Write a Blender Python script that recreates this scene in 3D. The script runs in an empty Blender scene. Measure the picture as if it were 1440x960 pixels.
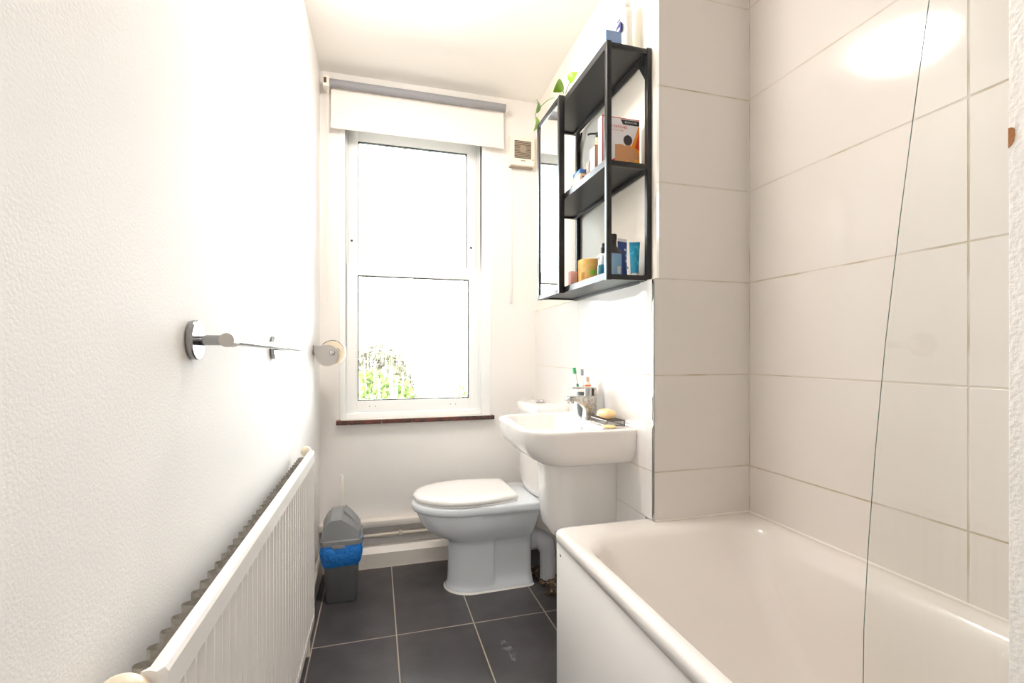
import bpy, bmesh, math, random
from mathutils import Vector, Matrix
random.seed(7)
sc = bpy.context.scene
PI = math.pi

# ------------------------------------------------------------------ camera, world, exposure
CAM_Z = 1.077
cam_d = bpy.data.cameras.new('camera'); cam = bpy.data.objects.new('camera', cam_d)
sc.collection.objects.link(cam); sc.camera = cam
cam_d.sensor_width = 36; cam_d.lens = 36*672/1440.0
cam_d.shift_y = 16/1440.0; cam_d.clip_start = 0.01; cam_d.clip_end = 200
cam.location = (0, 0, CAM_Z); cam.rotation_euler = (PI/2, 0, -math.radians(15.93))

SKY = 16.0          # overcast daylight
LAMP = 33.0         # ceiling lamp diffuser
HALL_FILL = 34.0          # added back-fill lamp in an unseen hall behind the camera
w = bpy.data.worlds.new('overcast_sky'); sc.world = w; w.use_nodes = True
wn = w.node_tree.nodes; wl = w.node_tree.links; wn.clear()
wo = wn.new('ShaderNodeOutputWorld'); wb = wn.new('ShaderNodeBackground')
wb.inputs['Color'].default_value = (.92, .96, 1.0, 1); wb.inputs['Strength'].default_value = SKY
wl.new(wb.outputs[0], wo.inputs[0])

sc.view_settings.view_transform = 'Standard'; sc.view_settings.look = 'None'
sc.view_settings.gamma = 1; sc.view_settings.use_curve_mapping = False
sc.view_settings.exposure = 0.70
try:
    sc.cycles.use_denoising = True
    sc.cycles.max_bounces = 14; sc.cycles.diffuse_bounces = 8; sc.cycles.glossy_bounces = 5
    sc.cycles.transparent_max_bounces = 16; sc.cycles.transmission_bounces = 6
    sc.cycles.sample_clamp_indirect = 12; sc.cycles.caustics_reflective = False; sc.cycles.caustics_refractive = False
except Exception: pass

def light(name, kind, loc, rot, size, power, color, size_y=None, portal=False):
    d = bpy.data.lights.new(name, kind); d.energy = power; d.color = color
    if kind == 'AREA':
        d.size = size
        if size_y: d.shape = 'RECTANGLE'; d.size_y = size_y
        if portal: d.cycles.is_portal = True
    o = bpy.data.objects.new(name, d); sc.collection.objects.link(o)
    o.location = loc; o.rotation_euler = rot
    return o
light('window_portal', 'AREA', (.216, 2.70, 1.48), (-PI/2, 0, 0), .78, 1, (1, 1, 1), 1.5, portal=True)

# ------------------------------------------------------------------ materials
def mat(name, col, rough=.5, metal=0, bump=None, vary=None, coat=0, spec=.5, trans=0, sss=0):
    m = bpy.data.materials.new(name); m.use_nodes = True
    nt = m.node_tree; b = nt.nodes['Principled BSDF']
    b.inputs['Base Color'].default_value = (*col, 1); b.inputs['Roughness'].default_value = rough
    b.inputs['Metallic'].default_value = metal; b.inputs['Coat Weight'].default_value = coat
    b.inputs['Coat Roughness'].default_value = .05
    b.inputs['Specular IOR Level'].default_value = spec
    b.inputs['Transmission Weight'].default_value = trans
    tc = nt.nodes.new('ShaderNodeNewGeometry')
    if bump:
        s, st, dist = bump
        n = nt.nodes.new('ShaderNodeTexNoise'); n.inputs['Scale'].default_value = s; n.inputs['Detail'].default_value = 3
        bp = nt.nodes.new('ShaderNodeBump'); bp.inputs['Strength'].default_value = st; bp.inputs['Distance'].default_value = dist
        nt.links.new(tc.outputs['Position'], n.inputs['Vector']); nt.links.new(n.outputs[0], bp.inputs['Height'])
        nt.links.new(bp.outputs[0], b.inputs['Normal'])
    if vary:
        s, c2, lo, hi = vary
        n = nt.nodes.new('ShaderNodeTexNoise'); n.inputs['Scale'].default_value = s; n.inputs['Detail'].default_value = 5
        nt.links.new(tc.outputs['Position'], n.inputs['Vector'])
        mr = nt.nodes.new('ShaderNodeMapRange'); mr.inputs['From Min'].default_value = lo; mr.inputs['From Max'].default_value = hi
        mx = nt.nodes.new('ShaderNodeMix'); mx.data_type = 'RGBA'
        nt.links.new(n.outputs[0], mr.inputs['Value']); nt.links.new(mr.outputs[0], mx.inputs['Factor'])
        mx.inputs['A'].default_value = (*col, 1); mx.inputs['B'].default_value = (*c2, 1)
        nt.links.new(mx.outputs['Result'], b.inputs['Base Color'])
    return m

def tile_mat(name, col, grout, rough, haxis, hoff, hsize, voff, vsize, gw, vaxis='Z', bumpy=0, vary=None, spec=.5, gdepth=.0009, dirt=None):
    """tiles laid out in world space; haxis None = only horizontal joints"""
    m = bpy.data.materials.new(name); m.use_nodes = True
    nt = m.node_tree; N = nt.nodes; L = nt.links; b = N['Principled BSDF']
    g = N.new('ShaderNodeNewGeometry'); sp = N.new('ShaderNodeSeparateXYZ'); L.new(g.outputs['Position'], sp.inputs[0])
    def M(op, a, bb=None):
        n = N.new('ShaderNodeMath'); n.operation = op
        for i, x in enumerate((a, bb)):
            if x is None: continue
            if isinstance(x, (int, float)): n.inputs[i].default_value = x
            else: L.new(x, n.inputs[i])
        return n.outputs[0]
    def joint(ax, off, size):
        t = M('DIVIDE', M('SUBTRACT', sp.outputs[ax], off - 50*size), size)
        fr = M('FRACT', t)
        d = M('MULTIPLY', M('MINIMUM', fr, M('SUBTRACT', 1.0, fr)), size)
        mr = N.new('ShaderNodeMapRange'); mr.inputs['From Min'].default_value = gw*.5; mr.inputs['From Max'].default_value = gw*.5+.0012
        mr.inputs['To Min'].default_value = 1; mr.inputs['To Max'].default_value = 0
        L.new(d, mr.inputs['Value']); return mr.outputs[0]
    f = joint(vaxis, voff, vsize)
    if haxis: f = M('MAXIMUM', f, joint(haxis, hoff, hsize))
    n = N.new('ShaderNodeTexNoise'); n.inputs['Scale'].default_value = (vary[0] if vary else 6); n.inputs['Detail'].default_value = 6
    L.new(g.outputs['Position'], n.inputs['Vector'])
    v = N.new('ShaderNodeMix'); v.data_type = 'RGBA'
    mr = N.new('ShaderNodeMapRange'); mr.inputs['From Min'].default_value = .35; mr.inputs['From Max'].default_value = .7
    L.new(n.outputs[0], mr.inputs['Value']); L.new(mr.outputs[0], v.inputs['Factor'])
    v.inputs['A'].default_value = (*col, 1); v.inputs['B'].default_value = (*(vary[1] if vary else col), 1)
    mx = N.new('ShaderNodeMix'); mx.data_type = 'RGBA'; L.new(f, mx.inputs['Factor'])
    L.new(v.outputs['Result'], mx.inputs['A'])
    gn = N.new('ShaderNodeTexNoise'); gn.inputs['Scale'].default_value = 7; L.new(g.outputs['Position'], gn.inputs['Vector'])
    gm = N.new('ShaderNodeMix'); gm.data_type = 'RGBA'; gr = N.new('ShaderNodeMapRange')
    gr.inputs['From Min'].default_value = .45; gr.inputs['From Max'].default_value = .62
    L.new(gn.outputs[0], gr.inputs['Value']); L.new(gr.outputs[0], gm.inputs['Factor'])
    gm.inputs['A'].default_value = (*grout, 1); gm.inputs['B'].default_value = (*(dirt or grout), 1)
    L.new(gm.outputs['Result'], mx.inputs['B'])
    L.new(mx.outputs['Result'], b.inputs['Base Color'])
    rr = M('ADD', M('MULTIPLY', f, .6), rough); L.new(rr, b.inputs['Roughness'])
    b.inputs['Specular IOR Level'].default_value = spec
    bp = N.new('ShaderNodeBump'); bp.inputs['Distance'].default_value = gdepth; bp.inputs['Strength'].default_value = .8; bp.invert = True
    L.new(f, bp.inputs['Height'])
    if bumpy:
        bn = N.new('ShaderNodeTexNoise'); bn.inputs['Scale'].default_value = bumpy[0]; L.new(g.outputs['Position'], bn.inputs['Vector'])
        b2 = N.new('ShaderNodeBump'); b2.inputs['Distance'].default_value = bumpy[1]; b2.inputs['Strength'].default_value = .5
        L.new(bn.outputs[0], b2.inputs['Height']); L.new(b2.outputs[0], bp.inputs['Normal'])
    L.new(bp.outputs[0], b.inputs['Normal'])
    return m

def emit_mat(name, col, strength):
    m = bpy.data.materials.new(name); m.use_nodes = True; nt = m.node_tree; b = nt.nodes['Principled BSDF']
    b.inputs['Base Color'].default_value = (.9, .9, .88, 1)
    b.inputs['Emission Color'].default_value = (*col, 1); b.inputs['Emission Strength'].default_value = strength
    return m

def glass_mat(name, tint, gloss=.08, streak=False):
    m = bpy.data.materials.new(name); m.use_nodes = True; nt = m.node_tree; N = nt.nodes; L = nt.links; N.clear()
    o = N.new('ShaderNodeOutputMaterial'); t = N.new('ShaderNodeBsdfTransparent'); t.inputs[0].default_value = (*tint, 1)
    g = N.new('ShaderNodeBsdfGlossy'); g.inputs['Roughness'].default_value = .02
    fr = N.new('ShaderNodeFresnel'); fr.inputs[0].default_value = 1.45
    mx = N.new('ShaderNodeMixShader'); L.new(fr.outputs[0], mx.inputs[0]); L.new(t.outputs[0], mx.inputs[1]); L.new(g.outputs[0], mx.inputs[2])
    last = mx.outputs[0]
    if streak:      # condensation running down the pane in vertical streaks
        geo = N.new('ShaderNodeNewGeometry'); mp = N.new('ShaderNodeMapping'); mp.inputs['Scale'].default_value = (110, 1, 7)
        L.new(geo.outputs['Position'], mp.inputs[0])
        n = N.new('ShaderNodeTexNoise'); n.inputs['Scale'].default_value = 1; n.inputs['Detail'].default_value = 4
        L.new(mp.outputs[0], n.inputs['Vector'])
        mr = N.new('ShaderNodeMapRange'); mr.inputs['From Min'].default_value = .57; mr.inputs['From Max'].default_value = .72
        mr.inputs['To Min'].default_value = .0; mr.inputs['To Max'].default_value = .9
        L.new(n.outputs[0], mr.inputs['Value'])
        tr = N.new('ShaderNodeBsdfTranslucent'); tr.inputs[0].default_value = (.92, .95, .95, 1)
        m2 = N.new('ShaderNodeMixShader'); L.new(mr.outputs[0], m2.inputs[0]); L.new(last, m2.inputs[1]); L.new(tr.outputs[0], m2.inputs[2])
        last = m2.outputs[0]
    L.new(last, o.inputs[0]); return m

M_wall   = mat('white_wall_paint', (.82, .80, .785), .75, bump=(250, .32, .0013))
M_wallf  = mat('smooth_wall_paint', (.845, .82, .795), .75, bump=(90, .25, .001))
M_wallc  = mat('cream_wall_paint', (.87, .83, .755), .75, bump=(90, .25, .001))
M_ceil   = mat('ceiling_paint', (.93, .90, .86), .8, bump=(60, .2, .001))
M_skirt  = mat('gloss_trim_paint', (.80, .75, .69), .35, bump=(30, .2, .001))
M_tileR  = tile_mat('bath_wall_tiles', (.765, .72, .68), (.66, .61, .54), .10, 'Y', .692, .603, 1.007, .3, .0032, bumpy=(9, .0007), dirt=(.50, .42, .30), spec=.5)
M_tileE  = tile_mat('end_wall_tiles', (.755, .715, .685), (.63, .59, .52), .10, None, 0, 1, 1.007, .3, .0030, bumpy=(9, .0007), dirt=(.50, .42, .30))
M_tileB  = tile_mat('basin_wall_tiles', (.82, .80, .78), (.64, .58, .50), .10, 'Y', 1.90, .6, 1.007, .3, .0030, bumpy=(14, .0010))
M_floor  = tile_mat('slate_floor_tiles', (.050, .046, .048), (.40, .34, .28), .34, 'X', .077, .3, 1.875, .61, .0034, vaxis='Y', bumpy=(60, .0006), vary=(9, (.072, .067, .070)), gdepth=.001)
M_bath   = mat('white_acrylic', (.80, .755, .715), .12, coat=.3)
M_panel  = mat('bath_panel_plastic', (.80, .765, .735), .3)
M_cer    = mat('white_ceramic', (.86, .83, .80), .08, coat=.5)
M_cerT   = mat('toilet_ceramic_shaded', (.79, .83, .88), .10, coat=.5)  # cooler ceramic for the pan, its bluish shade put into the colour
M_seat   = mat('toilet_seat_plastic', (.93, .91, .89), .18)
M_upvc   = mat('window_plastic', (.94, .95, .94), .25)
M_gasket = mat('black_gasket', (.02, .025, .02), .6)
M_sill   = mat('brown_quarry_tile', (.16, .045, .03), .45, bump=(200, .5, .002), vary=(35, (.05, .03, .025), .4, .6))
M_rad    = mat('radiator_enamel', (.79, .76, .73), .22)
M_fin    = mat('convector_paint_shaded', (.42, .39, .34), .5, vary=(90, (.25, .22, .18), .4, .7))  # pale painted fins, darkened in colour for the shade behind the panel
M_cream  = mat('aged_cream_plastic', (.80, .70, .54), .35, vary=(40, (.60, .44, .26), .55, .75))
M_chrome = mat('chrome', (.50, .49, .485), .10, metal=1)
M_dchr   = mat('worn_chrome', (.42, .40, .38), .22, metal=1, vary=(120, (.62, .60, .56), .4, .6))
M_black  = mat('black_powder_coat', (.008, .0075, .0075), .38, bump=(600, .2, .0004))
M_shelf  = mat('black_shelf_board', (.018, .017, .018), .42, bump=(600, .3, .0005))
M_mirror = mat('mirror_silver', (.93, .95, .95), .012, metal=1)
M_grey   = mat('grey_bin_plastic', (.14, .145, .15), .42, bump=(500, .2, .0006))
M_greyL  = mat('light_grey_lid_plastic', (.25, .26, .27), .38, bump=(500, .2, .0006))
M_bag    = mat('blue_bag_film', (.008, .21, .72), .22, bump=(60, 1, .012), coat=.3)
M_pipe   = mat('painted_pipe', (.78, .70, .59), .35)
M_wpvc   = mat('grey_waste_pipe', (.50, .51, .55), .35)
M_blindG = mat('grey_blind_backing', (.28, .28, .30), .6)
M_blindW = mat('white_blind_fabric', (.86, .80, .745), .8)
M_white  = mat('white_plastic', (.86, .82, .75), .35)
M_fan    = mat('fan_cover_plastic', (.87, .81, .71), .4)
M_dark   = mat('dark_void', (.05, .035, .025), .9)
M_fslat  = mat('fan_slat_plastic', (.36, .29, .22), .5)
M_paper  = mat('toilet_paper', (.85, .73, .56), .9, bump=(300, .3, .001))
M_wire   = mat('tarnished_wire', (.16, .14, .125), .35, metal=.8)
M_rail   = mat('rail_chrome', (.34, .34, .35), .16, metal=1)
M_steelM = mat('satin_steel', (.50, .47, .44), .33, metal=1)
M_cup    = mat('grey_cup', (.12, .135, .135), .5)
M_soap   = mat('yellow_soap', (.86, .60, .30), .35)
M_leaf   = mat('green_leaf', (.22, .42, .02), .35)
M_leafD  = mat('dark_green_leaf', (.10, .22, .03), .4)
M_door   = mat('rough_white_gloss_paint', (.78, .74, .70), .4, bump=(260, .5, .0015))
M_wood   = mat('bare_wood', (.42, .17, .05), .7, bump=(500, .6, .001))
M_scrglass = glass_mat('shower_screen_glass', (.986, .994, .987))
M_gedge  = mat('green_glass_edge', (.11, .19, .15), .2)
M_winglass = glass_mat('window_glass', (.97, .99, .98))
M_conds  = glass_mat('misted_window_glass', (.97, .99, .97), streak=True)
M_bounce_ground  = mat('pale_bounce_ground', (.50, .49, .47), .9, vary=(1.5, (.58, .57, .54), .4, .6))  # ground colour lightened to bounce daylight up to the ceiling
M_bush   = mat('bush_leaves', (.045, .085, .010), .7, vary=(3, (.10, .13, .015), .4, .6))
M_bushb  = mat('brown_bush_leaves', (.045, .032, .022), .7, vary=(3, (.07, .07, .03), .4, .6))
M_rubble = mat('rubble', (.085, .055, .035), .95, bump=(80, 1, .01), vary=(60, (.33, .24, .16), .56, .66))
M_silic  = mat('white_sealant', (.84, .80, .75), .4)

def solid(name, col, rough=.4, **k): return mat(name, col, rough, **k)

# ------------------------------------------------------------------ mesh helpers (world coordinates)
def B(): return bmesh.new()
def box(bm, x0, y0, z0, x1, y1, z1, bev=0, seg=2):
    r = bmesh.ops.create_cube(bm, size=1)
    vs = r['verts']
    for v in vs:
        v.co = Vector(((x0+x1)/2 + v.co.x*(x1-x0), (y0+y1)/2 + v.co.y*(y1-y0), (z0+z1)/2 + v.co.z*(z1-z0)))
    if bev:
        es = list({e for v in vs for e in v.link_edges})
        bmesh.ops.bevel(bm, geom=es, offset=bev, segments=seg, affect='EDGES', profile=.5)
    return vs
def prism(bm, poly, z0, z1):
    lo = [bm.verts.new((x, y, z0)) for x, y in poly]; hi = [bm.verts.new((x, y, z1)) for x, y in poly]
    n = len(poly)
    bm.faces.new(lo[::-1]); bm.faces.new(hi)
    for i in range(n): bm.faces.new((lo[i], lo[(i+1) % n], hi[(i+1) % n], hi[i]))
def loft(bm, rings, cap0=True, cap1=True, closed=True):
    R = [[bm.verts.new(p) for p in r] for r in rings]
    n = len(R[0])
    for a, b in zip(R, R[1:]):
        for i in range(n if closed else n-1):
            j = (i+1) % n
            try: bm.faces.new((a[i], a[j], b[j], b[i]))
            except ValueError: pass
    if cap0: bm.faces.new(R[0][::-1])
    if cap1: bm.faces.new(R[-1])
    return R
def frame_at(d):
    d = Vector(d).normalized(); up = Vector((0, 0, 1)) if abs(d.z) < .95 else Vector((1, 0, 0))
    a = d.cross(up).normalized(); b = a.cross(d).normalized(); return a, b
def cyl(bm, p0, p1, r0, r1=None, seg=24, cap=True):
    r1 = r0 if r1 is None else r1
    p0 = Vector(p0); p1 = Vector(p1); a, b = frame_at(p1-p0)
    ring = lambda p, r: [p + a*math.cos(2*PI*i/seg)*r + b*math.sin(2*PI*i/seg)*r for i in range(seg)]
    loft(bm, [ring(p0, r0), ring(p1, r1)], cap, cap)
def revolve(bm, p0, axis, prof, seg=32):
    """prof: list of (radius, distance along axis)"""
    p0 = Vector(p0); d = Vector(axis).normalized(); a, b = frame_at(d)
    rings = [[p0 + d*h + a*math.cos(2*PI*i/seg)*r + b*math.sin(2*PI*i/seg)*r for i in range(seg)] for r, h in prof]
    loft(bm, rings)
def tube(bm, pts, r, seg=12, cap=True):
    P = [Vector(p) for p in pts]; rings = []
    a = None
    for i, p in enumerate(P):
        d = (P[min(i+1, len(P)-1)] - P[max(i-1, 0)]).normalized()
        if a is None: a, b = frame_at(d)
        else:
            a = (a - d*a.dot(d)).normalized(); b = d.cross(a)
        b = d.cross(a)
        rr = r[i] if isinstance(r, (list, tuple)) else r
        rings.append([p + a*math.cos(2*PI*k/seg)*rr + b*math.sin(2*PI*k/seg)*rr for k in range(seg)])
    loft(bm, rings, cap, cap)
def bez(p0, p1, p2, n=10):
    p0, p1, p2 = map(Vector, (p0, p1, p2))
    return [p0*(1-t)**2 + p1*2*t*(1-t) + p2*t*t for t in [i/n for i in range(n+1)]]
def rrect(x0, y0, x1, y1, r, z, n=6):
    """rounded rectangle ring; r = radius or (r at x0y0, x1y0, x1y1, x0y1)"""
    if not isinstance(r, (tuple, list)): r = (r,)*4
    out = []
    for (cx, cy, a0, rr) in ((x0+r[0], y0+r[0], PI, r[0]), (x1-r[1], y0+r[1], 1.5*PI, r[1]), (x1-r[2], y1-r[2], 0, r[2]), (x0+r[3], y1-r[3], .5*PI, r[3])):
        for i in range(n+1):
            t = a0 + .5*PI*i/n; out.append(Vector((cx + rr*math.cos(t), cy + rr*math.sin(t), z)))
    return out

def finish(o, smooth, angle=40):
    if smooth:
        for p in o.data.polygons: p.use_smooth = True
        try:
            o.data.set_sharp_from_angle(angle=math.radians(angle))
        except Exception: pass
def obj(name, bm, m, parent=None, smooth=True, angle=40, base=None, mats=None):
    bmesh.ops.remove_doubles(bm, verts=bm.verts, dist=1e-6)
    bmesh.ops.recalc_face_normals(bm, faces=bm.faces)
    if parent is not None:
        off = Vector(parent['_o']) if '_o' in parent else Vector((0, 0, 0))
    else:
        cs = [v.co for v in bm.verts]
        off = Vector(base) if base else Vector(((min(c.x for c in cs)+max(c.x for c in cs))/2, (min(c.y for c in cs)+max(c.y for c in cs))/2, min(c.z for c in cs)))
    for v in bm.verts: v.co -= off
    me = bpy.data.meshes.new(name); bm.to_mesh(me); bm.free()
    o = bpy.data.objects.new(name, me); sc.collection.objects.link(o)
    if m: me.materials.append(m)
    for x in (mats or []): me.materials.append(x)
    if parent is not None: o.parent = parent; o['_o'] = tuple(off)
    else: o.location = off; o['_o'] = tuple(off)
    finish(o, smooth, angle)
    return o
def tag(o, label=None, cat=None, group=None, kind=None):
    if label: o['label'] = label
    if cat: o['category'] = cat
    if group: o['group'] = group
    if kind: o['kind'] = kind
    return o
def thing(name, loc, label, cat, group=None):
    o = bpy.data.objects.new(name, None); sc.collection.objects.link(o); o.empty_display_size = .05
    o.location = loc; o['_o'] = tuple(loc)
    return tag(o, label, cat, group)
def struct(name, bm, m, smooth=False, **k):
    o = obj(name, bm, m, None, smooth, **k); o['kind'] = 'structure'; return o
def bmbox(*a, **k):
    bm = B(); box(bm, *a, **k); return bm
def text_on(name, s, size, loc, rot, m, parent, align='LEFT', ext=.0002):
    c = bpy.data.curves.new(name, 'FONT'); c.body = s; c.size = size; c.extrude = ext; c.align_x = align; c.resolution_u = 2
    t = bpy.data.objects.new(name+'_tmp', c); sc.collection.objects.link(t)
    dg = bpy.context.evaluated_depsgraph_get(); me = bpy.data.meshes.new_from_object(t.evaluated_get(dg))
    bpy.data.objects.remove(t, do_unlink=True); bpy.data.curves.remove(c)
    me.transform(Matrix.Translation(Vector(loc)-Vector(parent['_o'])) @ rot.to_matrix().to_4x4())
    me.materials.clear(); me.materials.append(m)
    o = bpy.data.objects.new(name, me); sc.collection.objects.link(o); o.parent = parent; o['_o'] = parent['_o']
    return o
from mathutils import Euler

# ------------------------------------------------------------------ room measures
CZ = 2.471; YW = 2.53; XR = 1.181; YE = 1.30; YB = -.36
def xl(y): return -.265 - .0154*(YW-y)          # left wall, slightly out of square
def xb(y): return .845 + .0222*(y-YE)            # plaster of basin wall
def xt(y): return .827 + .0222*(y-YE)            # tile face of basin wall

# --- floor, ceiling, walls
struct('floor', bmbox(-.75, -1.75, -.12, 1.35, 2.60, 0), M_floor)
struct('ceiling', bmbox(-.75, -1.75, CZ, 1.35, 2.75, CZ+.12), M_ceil)
bm = B(); prism(bm, [(xl(YB), YB), (xl(YB)-.15, YB), (xl(YB)-.15, 2.75), (xl(YW), 2.75), (xl(YW), YW)], 0, CZ)
struct('wall_left', bm, M_wall)
# window wall with its opening
WX0, WX1, WZ0, WZ1 = -.174, .606, .742, 2.262
bm = B()
box(bm, xl(YW), YW, 0, WX0, 2.75, CZ); box(bm, WX1, YW, 0, xb(YW)+.0, 2.75, CZ)
box(bm, WX0, YW, 0, WX1, 2.75, WZ0); box(bm, WX0, YW, WZ1, WX1, 2.75, CZ)
struct('wall_far', bm, M_wallf)
# block that carries the basin (plaster left face) and the tiled end of the bath
bm = B(); prism(bm, [(xb(YE)+.0005, YE+.012), (XR, YE+.012), (XR, 2.75), (xb(2.75), 2.75)], .5555, CZ)
prism(bm, [(xb(YE+.05)+.0005, YE+.052), (XR, YE+.052), (XR, 2.75), (xb(2.75), 2.75)], 0, .5545)
struct('wall_basin', bm, M_wallc)
bm = B(); prism(bm, [(xb(YE), YE), (XR, YE), (XR, YE+.0115), (xb(YE), YE+.0115)], 1.309, CZ)
prism(bm, [(xt(YE)+.003, YE), (XR, YE), (XR, YE+.0115), (xt(YE)+.003, YE+.0115)], .556, 1.309)
struct('wall_end_tiles', bm, M_tileE)
bm = B(); prism(bm, [(xt(YE)+.003, YE+.012), (xb(YE), YE+.012), (xb(YW), YW), (xt(YW), YW), (xt(YE+.05), YE+.05)], .556, 1.309)
prism(bm, [(xt(YE+.05), YE+.052), (xb(YE+.05), YE+.052), (xb(YW), YW), (xt(YW), YW)], 0, .5545)
struct('wall_basin_tiles', bm, M_tileB)
struct('wall_right', bmbox(XR, YB, 0, XR+.15, 2.75, CZ), M_tileR)
# chrome tile edge
bm = B(); box(bm, xt(YE)-.001, YE-.0015, .558, xt(YE)+.0025, YE+.010, 1.306, bev=.001)
struct('trim_1', bm, M_chrome, smooth=True)
# back wall with doorway
DX0, DX1, DH = -.245, .430, 2.03
bm = B(); box(bm, -.75, YB-.12, 0, DX0, YB, CZ); box(bm, DX1, YB-.12, 0, XR+.15, YB, CZ); box(bm, DX0, YB-.12, DH, DX1, YB, CZ)
struct('wall_back', bm, M_wallf)
bm = B()
box(bm, DX0-.005, YB-.13, 0, DX0+.02, YB+.0, DH+.02); box(bm, DX1-.02, YB-.13, 0, DX1+.005, YB+.0, DH+.02); box(bm, DX0, YB-.13, DH, DX1, YB, DH+.03)
struct('trim_2', bm, M_skirt)
# unseen hall added behind the doorway to supply back light
bm = B(); box(bm, -.75, -1.75, 0, -.65, YB-.12, CZ); box(bm, 1.25, -1.75, 0, 1.35, YB-.12, CZ); box(bm, -.75, -1.85, 0, 1.35, -1.75, CZ)
struct('wall_hall', bm, M_wallf)

# --- window
wf = B()
fd0, fd1 = YW-.002, YW+.11
fw = .036
box(wf, WX0, fd0, WZ0, WX0+.028, fd1, WZ1, bev=.003); box(wf, WX1-.055, fd0, WZ0, WX1, fd1, WZ1, bev=.003)
box(wf, WX0+.028, fd0, WZ1-.036, WX1-.055, fd1, WZ1, bev=.003); box(wf, WX0+.028, fd0+.012, WZ0, WX1-.055, fd1, WZ0+.028, bev=.003)
box(wf, WX0, YW+.1025, WZ0, -.128, YW+.112, WZ1); box(wf, .527, YW+.1025, WZ0, WX1, YW+.112, WZ1); box(wf, -.13, YW+.1025, 2.21, .53, YW+.112, WZ1)
box(wf, WX0+.028, YW+.063, WZ0+.02, -.1375, YW+.1025, WZ1-.03); box(wf, .537, YW+.063, WZ0+.02, WX1-.055, YW+.1025, WZ1-.03)
box(wf, WX0+.028, fd0+.035, WZ0+.02, WX0+.034, fd0+.041, WZ1-.03); box(wf, WX1-.064, fd0+.035, WZ0+.02, WX1-.055, fd0+.041, WZ1-.03)
win = struct('window_1', wf, M_upvc, smooth=True)
def sash(name, x0, x1, z0, z1, gx0, gx1, gz0, gz1, y0, y1, glass):
    b = B()
    box(b, x0, y0, z0, gx0, y1, z1, bev=.003); box(b, gx1, y0, z0, x1, y1, z1, bev=.003)
    box(b, gx0-.001, y0+.0005, gz1, gx1+.001, y1, z1, bev=.003); box(b, gx0-.001, y0+.0005, z0, gx1+.001, y1, gz0, bev=.003)
    s = obj(name, b, M_upvc, win); b = B(); t = .0045
    ym = (y0+y1)/2
    box(b, gx0, y0+.004, gz0, gx0+t, ym+.004, gz1); box(b, gx1-t, y0+.004, gz0, gx1, ym+.004, gz1)
    box(b, gx0, y0+.004, gz1-t, gx1, ym+.004, gz1); box(b, gx0, y0+.004, gz0, gx1, ym+.004, gz0+t)
    obj('gasket', b, M_gasket, s, smooth=False)
    obj('glass_pane', bmbox(gx0+t, ym, gz0+t, gx1-t, ym+.004, gz1-t), glass, s, smooth=False)
    obj('glazing_bar', bmbox((gx0+gx1)/2-.003, ym+.006, gz0+t, (gx0+gx1)/2+.003, ym+.010, gz1-t), M_upvc, s, smooth=False)
    return s
s1 = sash('lower_sash', -.141, .5405, .772, 1.535, -.0874, .4864, .833, 1.472, YW+.026, YW+.062, M_conds)
s2 = sash('upper_sash', -.137, .5365, 1.485, 2.224, -.0868, .4838, 1.538, 2.172, YW+.066, YW+.102, M_winglass)
b = B()
for x in (-.118, .505):
    cyl(b, (x, YW+.0625, 1.655), (x, YW+.0665, 1.655), .006, .004, 12)
obj('sash_stop', b, M_gasket, s2)
b = B()
for x in (-.03, -.002, .385, .413): cyl(b, (x, YW+.0245, .803), (x, YW+.0262, .803), .0022, seg=8)
obj('drain_cap', b, M_gasket, s1)
# quarry-tile sill
b = B()
xs = [-.188, -.128, .03, .19, .38, .52, .616]
for x0, x1 in zip(xs, xs[1:]): box(b, x0+.0012, YW-.036+random.uniform(0, .003), .7205, x1-.0012, YW+.0, .7415, bev=.002)
box(b, -.172, YW-.0, .7205, .604, YW+.012, .7415)
sill = thing('window_sill', (.2, YW, .72), 'dark red-brown quarry tile window sill with chipped front edge', 'window sill')
obj('sill_tiles', b, M_sill, sill)
obj('painted_top', bmbox(-.165, YW-.030, .7415, .597, YW-.0, .7435, bev=.0008), M_silic, sill)

# --- wall ledge, pipe and skirtings under the window
b = B(); box(b, xl(YW), YW-.05, .205, xt(YW), YW, .238, bev=.004)
struct('trim_3', b, M_skirt, smooth=True)
b = B(); y0 = YW-.043
pr = [(YW, 0), (y0, 0), (y0, .072), (YW-.02, .098), (YW, .104)]
loft(b, [[Vector((xl(YW), y, z)) for y, z in pr], [Vector((xt(YW), y, z)) for y, z in pr]])
struct('baseboard_far', b, M_skirt)
b = B(); prism(b, [(xl(YB), YB), (xl(YB)+.018, YB), (xl(2.48)+.018, 2.48), (xl(2.48), 2.48)], 0, .10)
struct('baseboard_left', b, M_skirt)
pp = thing('heating_pipe', (.2, YW-.03, .16), 'cream painted copper pipe running along the wall between ledge and skirting', 'pipe')
b = B(); tube(b, [(xl(YW)+.02, YW-.026, .158), (.3, YW-.026, .160), (xt(YW)-.02, YW-.026, .163)], .0105)
obj('pipe_run', b, M_pipe, pp)
b = B(); box(b, .112, YW-.04, .147, .130, YW, .178, bev=.004); obj('pipe_clip', b, M_pipe, pp)
b = B(); tube(b, [(-.250, 1.84, .115), (-.249, 2.1, .125), (-.248, 2.44, .135)], .0105)
lp = thing('radiator_pipe', (-.222, 2.1, .1), 'white painted pipe running low along the left wall behind the bin', 'pipe')
obj('pipe_run', b, M_pipe, lp)

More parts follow.
